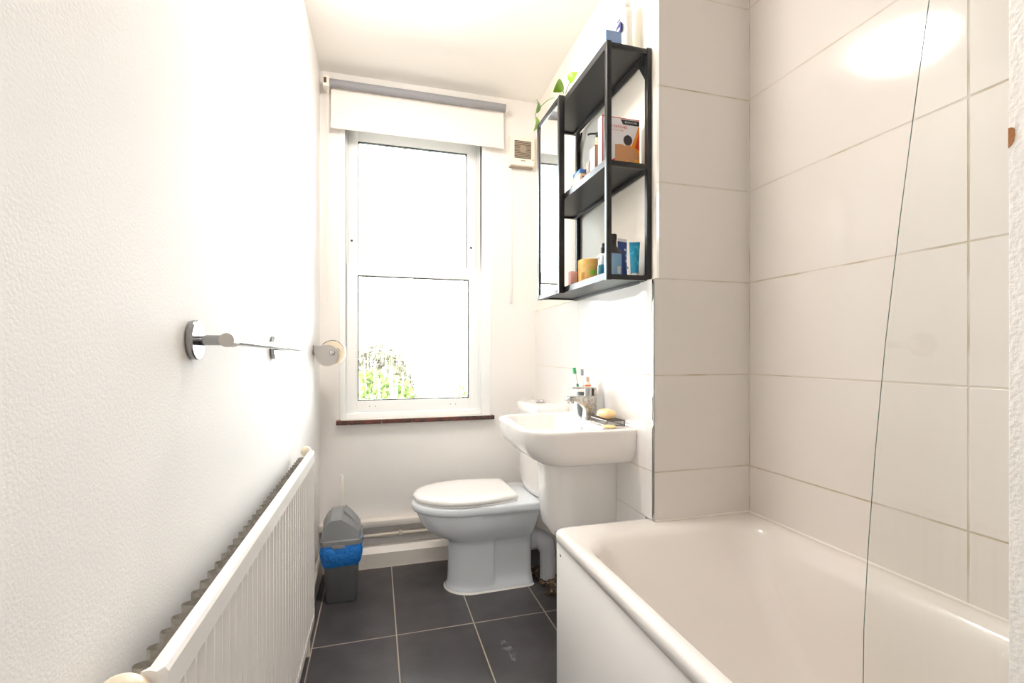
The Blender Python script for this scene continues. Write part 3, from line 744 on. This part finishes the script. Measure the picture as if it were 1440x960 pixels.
leaf((.672, 1.992, ZT+.085), (0, .25, -1), (1, -1, 0), .066, .040, M_leaf)
leaf((.702, 1.757, ZT+.115), (-.35, .15, -.55), (1, -1, .5), .055, .050, M_leaf)
leaf((.738, 1.745, ZT+.100), (.25, -.35, .45), (-1, -1, .5), .046, .048, M_leaf)
leaf((.705, 1.78, ZT+.08), (-.3, .3, -.9), (1, -.6, 0), .04, .018, M_leafD)

# middle shelf
M_red = solid('red_print', (.62, .03, .03)); M_card = solid('white_card', (.80, .79, .82), .45)
hp = thing('heat_patch_box', (.767, 1.42, ZM), 'tall white and orange heat patches carton on the middle shelf', 'box')
hx0, hx1, hy, hz = .693, .828, 1.385, .164
obj('carton', bmbox(hx0, hy, ZM, hx1, hy+.028, ZM+hz, bev=.0012), M_card, hp, angle=30)
F = hy-.0008
def flat(name, pts, m, lift=0, par=hp):
    b = B(); f = [b.verts.new((x, F-lift, ZM+z)) for x, z in pts]; g = [b.verts.new((x, hy+.0002, ZM+z)) for x, z in pts]
    b.faces.new(f); b.faces.new(g[::-1]); n = len(pts)
    for i in range(n): b.faces.new((f[i], g[i], g[(i+1) % n], f[(i+1) % n]))
    return obj(name, b, m, par, smooth=False)
flat('red_edge', [(hx0, 0), (hx0+.003, 0), (hx0+.003, hz-.002), (hx1, hz-.002), (hx1, hz), (hx0, hz)], M_red, .0001)
UV = lambda L: [(hx0+(u-845)*.00245, max(.0002, (225-v)*.00248)) for u, v in L]
flat('flame_print', UV([(864, 225), (900, 225), (900, 168), (898, 168), (894, 181), (888, 194), (884, 199), (864, 196)]), solid('orange_print', (.90, .32, .03)), 0)
flat('flame_shade', UV([(893, 196), (900, 199), (900, 171), (897.5, 180)]), solid('deep_orange_print', (.72, .07, .02)), .0002)
flat('skin_print', UV([(864, 224), (864, 194), (873, 193), (879, 195), (880, 190), (886, 190), (887, 195), (893, 198), (898, 204), (899.5, 211), (893, 213), (890, 219), (889, 224)]), solid('skin_print', (.62, .30, .13)), .0004)
flat('patch_print', UV([(876, 224), (883, 224), (883, 217), (876, 217)]), M_card, .0008)
flat('warm_print', UV([(872, 224.5), (900, 224.5), (900, 214), (895, 210), (889, 220), (882, 213), (874, 217)]), solid('amber_print', (.95, .42, .03)), .0006)
flat('hair_print', [(hx0+.092+.0155*math.cos(2*PI*i/20), .094+.0165*math.sin(2*PI*i/20)) for i in range(20)], solid('dark_hair_print', (.03, .02, .025)), .0007)
flat('red_corner', [(hx0+.003, 0), (hx0+.02, 0), (hx0+.050, .030), (hx0+.052, .034), (hx0+.003, .014)], M_red, .0001)
kt = flat('black_tag', [(hx1-.068, hz-.005), (hx1-.002, hz-.005), (hx1-.002, hz-.020), (hx1-.060, hz-.020)], solid('black_print', (.015, .015, .015)), .0003)
RX = Euler((PI/2, 0, 0))
text_on('tag_number', '4', .015, (hx1-.055, F-.0006, ZM+hz-.018), RX, M_card, kt)
text_on('tag_lettering', 'PATCHES', .0085, (hx1-.045, F-.0006, ZM+hz-.0155), RX, M_card, kt)
text_on('title_lettering', 'HEAT PATCHES', .0118, (hx0+.008, F-.0004, ZM+.130), RX, M_red, hp)
text_on('small_lettering', 'for muscular pain relief', .0072, (hx0+.008, F-.0004, ZM+.121), RX, solid('pale_orange_print', (.80, .35, .2)), hp)

pb = thing('pump_bottle', (.748, 1.50, ZM), 'brown pump bottle with black nozzle beside the heat patches carton', 'bottle')
b = B(); box(b, .718, 1.487, ZM, .754, 1.525, ZM+.118, bev=.004); obj('body', b, solid('brown_glass', (.28, .14, .06), .25), pb)
obj('label', bmbox(.7172, 1.488, ZM+.004, .7182, 1.524, ZM+.112), M_card, pb, smooth=False)
b = B(); cyl(b, (.7365, 1.506, ZM+.1185), (.7365, 1.506, ZM+.148), .008, .0075, 16); obj('neck', b, solid('gold_collar', (.75, .55, .25), .3, metal=.6), pb)
b = B(); cyl(b, (.7365, 1.506, ZM+.1485), (.7365, 1.506, ZM+.166), .006, .006, 16); tube(b, [(.7365, 1.506, ZM+.163), (.712, 1.512, ZM+.162), (.703, 1.514, ZM+.158)], .0035, 8); obj('pump', b, M_black, pb)
g1 = thing('grey_carton', (.74, 1.55, ZM), 'small grey-brown carton between the pump bottle and the blue-lidded tub', 'box')
obj('carton', bmbox(.720, 1.540, ZM, .756, 1.563, ZM+.082, bev=.001), solid('taupe_card', (.40, .33, .28), .5), g1)
b = B(); cyl(b, (.742, 1.552, ZM+.082), (.742, 1.552, ZM+.096), .004, .003, 10); obj('nozzle', b, M_grey, g1)
g2 = thing('red_bottle', (.745, 1.59, ZM), 'small rust red bottle behind the blue-lidded tub', 'bottle')
b = B(); revolve(b, (.757, 1.592, ZM), (0, 0, 1), [(.016, 0), (.018, .004), (.018, .058), (.010, .068)], 20); obj('body', b, solid('rust_plastic', (.45, .10, .04), .4), g2)
b = B(); cyl(b, (.757, 1.592, ZM+.068), (.757, 1.592, ZM+.080), .009, .009, 16); obj('cap', b, solid('rust_cap', (.36, .08, .04), .4), g2)
g3 = thing('ointment_box', (.72, 1.60, ZM), 'beige box with blue lid at the front of the middle shelf', 'box')
obj('carton', bmbox(.698, 1.565, ZM, .734, 1.625, ZM+.046, bev=.0015), solid('beige_card', (.72, .50, .34), .5), g3)
obj('lid', bmbox(.697, 1.564, ZM+.0462, .735, 1.626, ZM+.060, bev=.0015), solid('blue_lid', (.03, .14, .42), .35), g3)
b = B()
for xx, yy in ((.710, 1.5648), (.722, 1.5648)): cyl(b, (xx, yy, ZM+.032), (xx, yy-.0008, ZM+.032), .0045, seg=14)
obj('printed_dots', b, M_navy, g3)
g4 = thing('silver_jar', (.715, 1.652, ZM), 'tiny silver jar at the mirror end of the middle shelf', 'jar')
b = B(); revolve(b, (.712, 1.650, ZM), (0, 0, 1), [(.010, 0), (.0115, .003), (.0115, .018)], 20); obj('jar_body', b, M_card, g4)
b = B(); revolve(b, (.712, 1.650, ZM+.0182), (0, 0, 1), [(.012, 0), (.012, .010), (.010, .012)], 20); obj('lid', b, M_steelM, g4)

# bottom shelf
sh_ = thing('shampoo_bottle', (.757, 1.43, ZB), 'dark brown bottle with a pale blue label on the bottom shelf', 'bottle')
b = B(); bc = (.755, 1.430)
loft(b, [oval(bc[0], bc[1], ZB+z, a, c, 28, .85) for z, a, c in ((0, .026, .018), (.004, .029, .021), (.088, .029, .021), (.102, .024, .018), (.112, .013, .012), (.116, .012, .012), (.134, .0115, .0115))])
obj('body', b, solid('dark_brown_plastic', (.025, .018, .018), .3), sh_, angle=60)
b = B(); loft(b, [oval(bc[0], bc[1], ZB+z, .0296, .0216, 28, .85) for z in (.014, .086)], False, False)
lb = obj('label', b, solid('pale_blue_label', (.26, .46, .66), .4), sh_)
obj('barcode', bmbox(bc[0]+.006, bc[1]-.0226, ZB+.020, bc[0]+.017, bc[1]-.0214, ZB+.044), M_card, lb, smooth=False)
b = B(); revolve(b, (bc[0], bc[1], ZB+.1342), (0, 0, 1), [(.0135, 0), (.0135, .016), (.012, .018)], 20); obj('cap', b, M_black, sh_)
b2_ = thing('serum_bottle', (.752, 1.50, ZB), 'dark brown bottle with a white collar behind the dropper bottle', 'bottle')
b = B(); revolve(b, (.757, 1.500, ZB), (0, 0, 1), [(.018, 0), (.020, .004), (.020, .085), (.014, .095)], 24); obj('body', b, solid('amber_plastic', (.07, .04, .03), .3), b2_)
b = B(); revolve(b, (.757, 1.500, ZB+.0952), (0, 0, 1), [(.0205, -.006), (.0205, 0), (.014, .006)], 24); obj('collar', b, M_white, b2_)
b = B(); revolve(b, (.757, 1.500, ZB+.102), (0, 0, 1), [(.010, 0), (.010, .02), (.006, .024), (.006, .036)], 20); obj('pump', b, M_black, b2_)
def sqtube(name, c, w0, L, rz, m, capm, label, extra=None):
    t = thing(name, (c[0], c[1], ZB), label, 'tube')
    q = Matrix.Rotation(rz, 3, 'Z'); b = B(); rings = []
    for k in range(9):
        s = k/8; a = w0*(.72+.28*s); d = .016*(1-s)+.0012
        rings.append([Vector((c[0], c[1], ZB+.020+(L-.020)*s)) + q @ Vector((a*math.cos(2*PI*i/24), d*math.sin(2*PI*i/24), 0)) for i in range(24)])
    loft(b, rings); o = obj('tube_body', b, m, t, angle=60)
    b = B(); loft(b, [[Vector((c[0], c[1], ZB+z)) + q @ Vector((w0*.66*math.cos(2*PI*i/24), .0150*math.sin(2*PI*i/24), 0)) for i in range(24)] for z in (0, .0195)]); obj('cap', b, capm, t)
    return t, o, q
M_nv = solid('navy_tube', (.012, .045, .22), .3); M_tq = solid('turquoise_tube', (.01, .24, .42), .3, vary=(60, (.05, .45, .62), .5, .6))
t1, o1, q1 = sqtube('navy_tube', (.794, 1.437), .0215, .132, .25, M_nv, M_nv, 'navy blue squeeze tube with pale circles behind the dark bottle')
b = B(); 
for k, z in enumerate((.045, .066, .086, .105)):
    cc = Vector((.794, 1.437, 0)) + q1 @ Vector((.012-.004*(k % 2), -.0155*(1-z/.13)-.0018, 0)); cc.z = ZB+z
    r_ = .0045
    cyl(b, cc, cc + Vector((.0002, -.0006, 0)), r_, seg=12)
obj('printed_circles', b, solid('pale_print', (.5, .68, .78)), o1)
b = B(); loft(b, [[Vector((.794, 1.437, ZB+z)) + q1 @ Vector((.0212*math.cos(2*PI*i/24), .0014*math.sin(2*PI*i/24), 0)) for i in range(24)] for z in (.1322, .142)]); obj('crimp', b, M_card, t1)
t2, o2, q2 = sqtube('turquoise_tube', (.814, 1.392), .0175, .122, -.35, M_tq, M_card, 'turquoise squeeze tube standing nearest the back post on the bottom shelf')
yt = thing('yellow_tub', (.762, 1.615, ZB), 'round mustard yellow cardboard tub on the bottom shelf', 'tub')
M_yel = solid('mustard_card', (.66, .40, .10), .5, vary=(40, (.72, .48, .16), .4, .6))
b = B(); revolve(b, (.757, 1.612, ZB), (0, 0, 1), [(.041, 0), (.042, .002), (.042, .076)], 36); o = obj('tub_body', b, M_yel, yt)
b = B(); revolve(b, (.757, 1.612, ZB+.0762), (0, 0, 1), [(.0428, 0), (.0428, .022), (.041, .024), (.038, .022)], 36); obj('lid', b, M_yel, yt)
def patch(parent, c, r, a0, a1, z0, z1, m, name):
    b = B(); n = 8
    f = [[Vector((c[0]+r*math.cos(a0+(a1-a0)*i/n), c[1]+r*math.sin(a0+(a1-a0)*i/n), ZB+z)) for i in range(n+1)] for z in (z0, z1)]
    loft(b, f, False, False, closed=False); obj(name, b, m, parent)
patch(o, (.757, 1.612), .0424, math.radians(-112), math.radians(-86), .042, .060, solid('green_print', (.25, .60, .06)), 'green_mark')
patch(o, (.757, 1.612), .0424, math.radians(-78), math.radians(-50), .030, .064, solid('grey_print', (.30, .33, .33)), 'grey_mark')
patch(o, (.757, 1.612), .0424, math.radians(-160), math.radians(-140), .018, .052, solid('ochre_print', (.50, .24, .04)), 'leaf_mark')
dp = thing('dropper_bottle', (.73, 1.455, ZB), 'teal dropper bottle with white rubber top at the front of the bottom shelf', 'bottle')
b = B(); revolve(b, (.728, 1.457, ZB), (0, 0, 1), [(.013, 0), (.014, .002), (.014, .050), (.011, .055)], 24); obj('body', b, solid('teal_glass', (.012, .14, .19), .25), dp)
b = B(); revolve(b, (.728, 1.457, ZB+.0552), (0, 0, 1), [(.0095, 0), (.0095, .016), (.006, .018), (.006, .028), (.0045, .033), (.002, .035)], 20); obj('dropper_top', b, M_lot, dp)
ot = thing('ointment_tube', (.715, 1.53, ZB), 'small white and red tube lying on the bottom shelf', 'tube')
b = B(); tube(b, [(.713, 1.560, ZB+.011), (.714, 1.535, ZB+.011), (.716, 1.495, ZB+.011)], [.0095, .010, .0105], 16); o = obj('tube_body', b, M_card, ot)
b = B(); tube(b, [(.7145, 1.530, ZB+.011), (.7158, 1.498, ZB+.011)], [.0104, .0108], 16); obj('red_band', b, solid('red_label', (.50, .03, .05)), o)
b = B(); tube(b, [(.7128, 1.572, ZB+.010), (.713, 1.561, ZB+.011)], [.007, .0085], 16); obj('cap', b, M_black, ot)
pk = thing('pink_carton', (.715, 1.665, ZB), 'pale pink carton at the mirror end of the bottom shelf', 'box')
obj('carton', bmbox(.700, 1.655, ZB, .728, 1.677, ZB+.066, bev=.001), solid('pink_card', (.62, .36, .34), .5), pk)
gc = thing('compact_case', (.735, 1.69, ZB), 'mauve grey compact case on the bottom shelf behind the yellow tub', 'case')
obj('case_lid', bmbox(.775, 1.668, ZB+.0202, .826, 1.722, ZB+.036, bev=.002), solid('mauve_plastic', (.26, .21, .23), .4), gc)
obj('case_base', bmbox(.777, 1.670, ZB, .824, 1.720, ZB+.020, bev=.002), M_black, gc)

# ------------------------------------------------------------------ radiator (built square, then turned with the wall)
RL, RH, RZ0 = 1.198, .600, .139
rd = thing('radiator', (-.2165, .595, 0), 'long white ribbed panel radiator on the left wall', 'radiator')
rd.rotation_euler = (0, 0, -math.atan2(.013, 1.198)); 
rd['_o'] = (0, 0, 0)            # local: x = 0 at the front face, y along the length
zr = [RZ0, RZ0+.006, RZ0+.030, RZ0+.040, RZ0+RH-.052, RZ0+RH-.040, RZ0+RH-.008, RZ0+RH-.002, RZ0+RH, RZ0+RH, RZ0+RH-.006]
xr_ = [-.012, 0, 0, 'r', 'r', 0, 0, -.003, -.009, -.017, -.0175]
cols = [(0, 0), (.007, 0), (.018, 0)]
n = 34; p = (RL-.036)/n
for i in range(n):
    y = .018+p*i
    cols += [(y+p*.10, 0), (y+p*.26, -.0075), (y+p*.82, -.0075), (y+p*.96, 0)]
cols += [(RL-.018, 0), (RL-.007, 0), (RL, 0)]
b = B(); rings = []
for y, d in cols:
    e = -.006 if (y == 0 or y == RL) else 0
    rings.append([Vector(((d if x == 'r' else x)+e, y, z)) for x, z in zip(xr_, zr)])
loft(b, rings, False, False, closed=False)
# ends and back of the front panel
loft(b, [[Vector((-.018, y, RZ0)), Vector((-.018, y, RZ0+RH-.006))] for y in (0, RL)], False, False, closed=False)
for y in (0, RL):
    f = [b.verts.new(v) for v in [(-.018, y, RZ0), (-.006, y, RZ0+.006), (-.006, y, RZ0+RH-.008), (-.009, y, RZ0+RH-.002), (-.015, y, RZ0+RH), (-.023, y, RZ0+RH), (-.0235, y, RZ0+RH-.006), (-.0235, y, RZ0)]]
    b.faces.new(f)
obj('front_panel', b, M_rad, rd, angle=25)
b = B(); pts = []
n2 = 33; q = (RL-.06)/n2
for i in range(n2):
    y = .03+q*i
    pts += [(-.0185, y), (-.041, y+q*.10), (-.047, y+q*.22), (-.047, y+q*.38), (-.041, y+q*.5), (-.0185, y+q*.60)]
lo = [b.verts.new((x, y, RZ0+.05)) for x, y in pts]; hi = [b.verts.new((x, y, RZ0+RH-.015)) for x, y in pts]
for i in range(len(pts)-1): b.faces.new((lo[i], lo[i+1], hi[i+1], hi[i]))
bmesh.ops.solidify(b, geom=b.faces[:], thickness=.0012)
obj('convector_fins', b, M_fin, rd, smooth=False)
for y in (.075, RL-.14):
    b = B(); box(b, -.066, y-.010, RZ0+.10, -.050, y+.010, RZ0+RH-.05); obj('wall_bracket', b, M_rad, rd)
b = B(); revolve(b, (-.036, -.001, RZ0+RH-.022), (0, -1, 0), [(.0, -.001), (.022, 0), (.0265, .004), (.028, .012), (.026, .020), (.018, .026)], 28)
tube(b, [(-.040, -.014, RZ0+RH-.026), (-.048, -.040, RZ0+RH-.036)], [.0155, .0145], 20)
c0 = Vector((-.048, -.040, RZ0+RH-.036)); dd = Vector((-.012, -.022, -.016)).normalized()
revolve(b, c0, dd, [(.0155, 0), (.0175, .002), (.0175, .010), (.0155, .013), (.011, .013), (.010, .010)], 24)
tag(obj('valve_cap', b, M_cream, rd, angle=50), 'cream yellowed plastic valve cap')
b = B(); revolve(b, (-.030, RL+.001, RZ0+RH-.006), (0, 1, 0), [(.012, 0), (.017, .004), (.017, .016), (.012, .022)], 20); obj('end_plug', b, M_cream, rd)
for y in (-.002, RL+.002):
    s = -1 if y < 0 else 1; b = B()
    tube(b, [(-.030, y, RZ0+.03), (-.030, y+s*.03, RZ0+.03), (-.030, y+s*.035, .06), (-.030, y+s*.035, .002)], .0095)
    obj('pipe_tail', b, M_pipe, rd)

# ------------------------------------------------------------------ towel rail
tr = thing('towel_rail', (-.285, 1.19, 1.09), 'chrome towel rail on the left wall above the radiator', 'towel rail')
yA, yB_ = .898, 1.483; zA, zB_ = 1.098, 1.092
for y, z in ((yA, zA), (yB_, zB_)):
    x = xl(y)+.0005
    b = B(); revolve(b, (x, y, z), (1, 0, 0), [(.031, 0), (.0325, .002), (.0325, .008), (.031, .0105), (.012, .0105)], 40); pt = obj('wall_plate', b, M_rail, tr, angle=30)
    b = B(); cyl(b, (x+.0105, y, z), (x+.052, y, z), .0085, .0085, 20); obj('arm', b, M_rail, tr)
    if y == yA:
        b = B(); cyl(b, (x+.055, y-.018, z), (x+.055, y+.018, z), .0115, .0115, 28); obj('end_cap', b, M_steelM, tr, angle=30)
b = B(); xa = xl(yA)+.0555; xb_ = xl(yB_)+.060
cyl(b, (xa, yA+.018, zA), (xb_, yB_+.055, zB_-.002), .0085, .0075, 24); obj('rail', b, M_rail, tr, angle=30)
b = B(); revolve(b, (xb_, yB_+.055, zB_-.002), (0, 1, 0), [(.0078, 0), (.0078, .005), (.005, .007)], 16); obj('rail_tip', b, M_dchr, tr)

# toilet roll holder
th = thing('toilet_roll_holder', (-.2, 2.33, 1.04), 'satin metal toilet roll holder with curved cover on the left wall beside the window', 'toilet roll holder')
xw = xl(2.33)
b = B(); box(b, xw+.0005, 2.285, 1.072, xw+.006, 2.385, 1.112, bev=.002); obj('wall_plate', b, M_steelM, th)
cc = (xw+.060, 1.066)
def arcpts(r, a0, a1, n=14): return [(cc[0]+r*math.cos(math.radians(a0+(a1-a0)*i/n)), cc[1]+r*math.sin(math.radians(a0+(a1-a0)*i/n))) for i in range(n+1)]
b = B(); P = [(xw+.004, 1.106)] + arcpts(.048, 80, -150, 24) + [(xw+.004, 1.088)]
loft(b, [[Vector((x, y, z)) for x, z in P] for y in (2.272, 2.2745)]); obj('side_cover', b, M_steelM, th, angle=30)
b = B(); revolve(b, (cc[0]+.022, 2.2715, cc[1]+.012), (0, -1, 0), [(.012, 0), (.012, .008), (.010, .012), (.004, .013)], 24); obj('spindle_knob', b, M_chrome, th)
b = B(); cc = (cc[0]+.022, cc[1]+.012); outer = arcpts(.0565, 140, 20, 12); inner = arcpts(.055, 20, 140, 12)
loft(b, [[Vector((x, y, z)) for x, z in outer+inner] for y in (2.279, 2.385)]); obj('top_flap', b, M_steelM, th, angle=30)
b = B(); cyl(b, (cc[0]+.022, 2.275, cc[1]+.012), (cc[0]+.022, 2.388, cc[1]+.012), .0075, seg=16); obj('spindle', b, M_chrome, th)
b = B(); yr0, yr1 = 2.281, 2.379
ro = lambda r, y: [Vector((cc[0]+r*math.cos(2*PI*i/40), y, cc[1]+r*math.sin(2*PI*i/40))) for i in range(40)]
loft(b, [ro(.0535-.006, yr0), ro(.0535, yr0+.0001), ro(.0535, yr1), ro(.019, yr1), ro(.019, yr0), ro(.0475, yr0)], False, False)
rl = obj('toilet_roll', b, M_paper, None, angle=30); tag(rl, 'cream toilet paper roll hanging in the metal holder', 'toilet roll')

# ------------------------------------------------------------------ bin
bn = thing('swing_bin', (-.145, 2.27, 0), 'small grey swing-top bin with blue liner in the corner by the radiator', 'bin')
bx0, bx1, by0, by1 = -.223, -.062, 2.165, 2.355
def br(ins, z, r=.02): return rrect(bx0+ins, by0+ins, bx1-ins, by1-ins, r, z, 5)
b = B(); loft(b, [br(.021, .001, .014), br(.017, .006, .018), br(.006, .245, .022), br(.010, .245, .020), br(.02, .02, .015)]); obj('body', b, M_grey, bn, angle=50)
b = B(); loft(b, [br(.0005, .252, .022), br(-.004, .254, .024), br(-.004, .272, .024), br(.002, .276, .022)]); box(b, bx0+.045, by0-.006, .242, bx1-.065, by0+.004, .256, bev=.002)
obj('rim', b, M_greyL, bn, angle=50)
# lid: gable profile in x-z lofted along y, ends lower than the middle
def lidr(y, k, e):
    base = .276; P = [(bx0+e, 0), (bx0+.003+e, .060), (bx0+.018+e, .088), (bx0+.040, .110), (bx0+.082, .113), (bx1-.050, .086), (bx1-.022-e, .060), (bx1-.004-e, .034), (bx1-e, 0)]
    return [Vector((x, y, base + z*k)) for x, z in P]
b = B(); loft(b, [lidr(by0+.002, .0, .001), lidr(by0+.010, .74, .003), lidr(by0+.014, .77, .004), lidr(by0+.055, .96, .001), lidr(by0+.075, 1, 0), lidr(by1-.075, 1, 0), lidr(by1-.055, .96, .001), lidr(by1-.014, .77, .004), lidr(by1-.010, .74, .003), lidr(by1-.002, .0, .001)])
obj('lid', b, M_greyL, bn, angle=16)
b = B(); P0 = (bx0+.090, .276+.109); P1 = (bx1-.014, .276+.048); nx, nz = .55, .83
loft(b, [[Vector((P0[0], y, P0[1]-.010)), Vector((P0[0], y, P0[1]+.001)), Vector(((P0[0]+P1[0])/2, y, (P0[1]+P1[1])/2+.006)), Vector((P1[0], y, P1[1]+.001)), Vector((P1[0], y, P1[1]-.010))] for y in (by0+.048, by1-.048)])
obj('swing_flap', b, M_greyL, bn, angle=30)
random.seed(11)
b = B(); rings = []
nn = 96
def bagring(z, base, amp, k):
    r = rrect(bx0-base, by0-base, bx1+base, by1+base, .026+base*.5, z, 23); c = Vector(((bx0+bx1)/2, (by0+by1)/2, z)); out = []
    for i, pnt in enumerate(r):
        d = (pnt-c); d.normalize(); t = i/len(r)*2*PI
        wv = math.sin(t*11+k)*.5 + math.sin(t*23+2*k)*.35 + math.sin(t*37+3.1*k)*.25
        out.append(pnt + d*amp*wv + Vector((0, 0, (math.sin(t*7+1.3)*.5+math.sin(t*17)*.35)*(.010 if base == .0061 or base < 0 else 0))))
    return out
rings = [bagring(.252, .0015, .0005, 0), bagring(.243, .004, .0012, .5), bagring(.225, .0065, .0040, 1.1), bagring(.205, .0045, .0050, 1.9), bagring(.185, .0, .006, 2.8), bagring(.170, -.004, .005, 3.4), bagring(.160, -.009, .002, 3.6)]
loft(b, rings, False, False); obj('liner_bag', b, M_bag, bn, angle=80)

# toilet brush
tb = thing('toilet_brush', (-.155, 2.42, 0), 'white toilet brush standing behind the grey bin', 'toilet brush')
b = B(); revolve(b, (-.158, 2.425, 0.0005), (0, 0, 1), [(.042, 0), (.045, .004), (.038, .12), (.034, .12), (.036, .02)], 28); obj('holder', b, M_white, tb)
b = B(); tube(b, [(-.158, 2.425, .03), (-.157, 2.425, .30), (-.156, 2.425, .48), (-.156, 2.425, .492)], [.008, .007, .0095, .007], 14); obj('handle', b, M_white, tb)

# ------------------------------------------------------------------ blind, fan, cable cover
bl = thing('roller_blind', (.227, YW-.05, 2.39), 'grey backed roller blind pulled part way down over the window top', 'blind')
b = B(); cyl(b, (-.2145, YW-.055, 2.389), (.6695, YW-.055, 2.389), .0195, seg=28); obj('roller', b, M_blindG, bl)
b = B(); box(b, -.2100, YW-.0365, 2.186, .6650, YW-.0355, 2.395); obj('fabric', b, M_blindW, bl, smooth=False)
b = B(); box(b, -.2100, YW-.0395, 2.178, .6650, YW-.0325, 2.1865, bev=.003); obj('bottom_bar', b, M_blindW, bl)
b = B(); box(b, -.2430, YW-.075, 2.362, -.2155, YW-.001, 2.415, bev=.003); br1 = obj('bracket', b, M_white, bl)
obj('bracket_slot', bmbox(-.2400, YW-.0765, 2.377, -.2275, YW-.0748, 2.402), solid('brown_slot', (.10, .035, .02), .6), br1, smooth=False)
b = B(); box(b, .6700, YW-.075, 2.365, .6760, YW-.001, 2.412, bev=.002); obj('bracket', b, M_white, bl)
b = B(); tube(b, [(-.222, YW-.060, 2.36), (-.222, YW-.055, 1.9), (-.222, YW-.05, 1.35), (-.225, YW-.046, 1.33), (-.229, YW-.042, 1.35), (-.229, YW-.04, 2.36)], .0016, 6); obj('pull_chain', b, M_white, bl)

fn = thing('extractor_fan', (.774, YW, 2.09), 'square cream extractor fan with slatted grille beside the blind', 'fan')
fx0_, fx1_, fz0, fz1 = .700, .848, 2.098, 2.262
b = B()
loft(b, [rrect(fx0_, fz0, fx1_, fz1, .006, 0, 4), rrect(fx0_, fz0, fx1_, fz1, .008, 1, 4), rrect(fx0_+.006, fz0+.006, fx1_-.006, fz1-.006, .010, 2, 4)], True, True)
for v in b.verts:
    x, z, k = v.co.x, v.co.y, v.co.z; v.co = Vector((x, YW-(0, .022, .032)[int(round(k))], z))
obj('cover', b, M_fan, fn)
gx0, gx1, gz0, gz1 = .727, .822, 2.140, 2.236
obj('grille_recess', bmbox(gx0, YW-.0326, gz0, gx1, YW-.0322, gz1), M_dark, fn, smooth=False)
for i in range(10):
    z = gz0+.003+(gz1-gz0-.004)*i/10
    b = B(); box(b, gx0, YW-.0355, z, gx1, YW-.0322, z+.0052); obj('slat', b, M_fslat, fn, smooth=False)
b = B(); revolve(b, (.7745, YW-.0330, 2.19), (0, -1, 0), [(.020, 0), (.020, .003), (.018, .0035)], 24); obj('hub_disc', b, M_fslat, fn)
b = B(); revolve(b, (.834, YW-.032, 2.137), (0, -1, 0), [(.003, 0), (.003, .001), (.002, .0015)], 12); obj('indicator', b, M_dark, fn)
obj('name_mark', bmbox(.764, YW-.0326, 2.125, .790, YW-.0319, 2.131), M_fslat, fn, smooth=False)
b = B(); box(b, fx0_+.004, YW-.026, fz0-.005, fx1_-.014, YW-.001, fz0-.001); obj('lower_lip', b, M_fslat, fn, smooth=False)
tag(obj('cable_cover', bmbox(.708, YW-.008, 1.35, .720, YW-.0005, 2.092, bev=.001), M_wallf), 'thin white cable trunking running down the wall below the fan', 'cable cover')

# ------------------------------------------------------------------ ceiling lamps: bathroom, and the added hall fill
def lampo(x, y, r, strength, label, col=(1, .93, .865)):
    t = thing('ceiling_light', (x, y, CZ-.07), label, 'ceiling light')
    b = B(); revolve(b, (x, y, CZ-.0005), (0, 0, -1), [(r+.006, 0), (r+.008, .006), (r+.008, .022), (r+.002, .024)], 48); obj('base_ring', b, M_white, t)
    b = B(); revolve(b, (x, y, CZ-.0248), (0, 0, -1), [(r, 0), (r*.995, .012), (r*.94, .032), (r*.75, .048), (r*.4, .057), (r*.02, .060)], 48)
    obj('diffuser', b, emit_mat('lamp_diffuser', col, strength), t)
lampo(.116, 1.56, .175, LAMP, 'round white flush ceiling light in the bathroom')
lampo(.30, -1.1, .16, HALL_FILL, 'round white flush ceiling light added in an unseen hall as back fill', (.97, .98, 1))

for o in sc.objects:
    if '_o' in o: del o['_o']
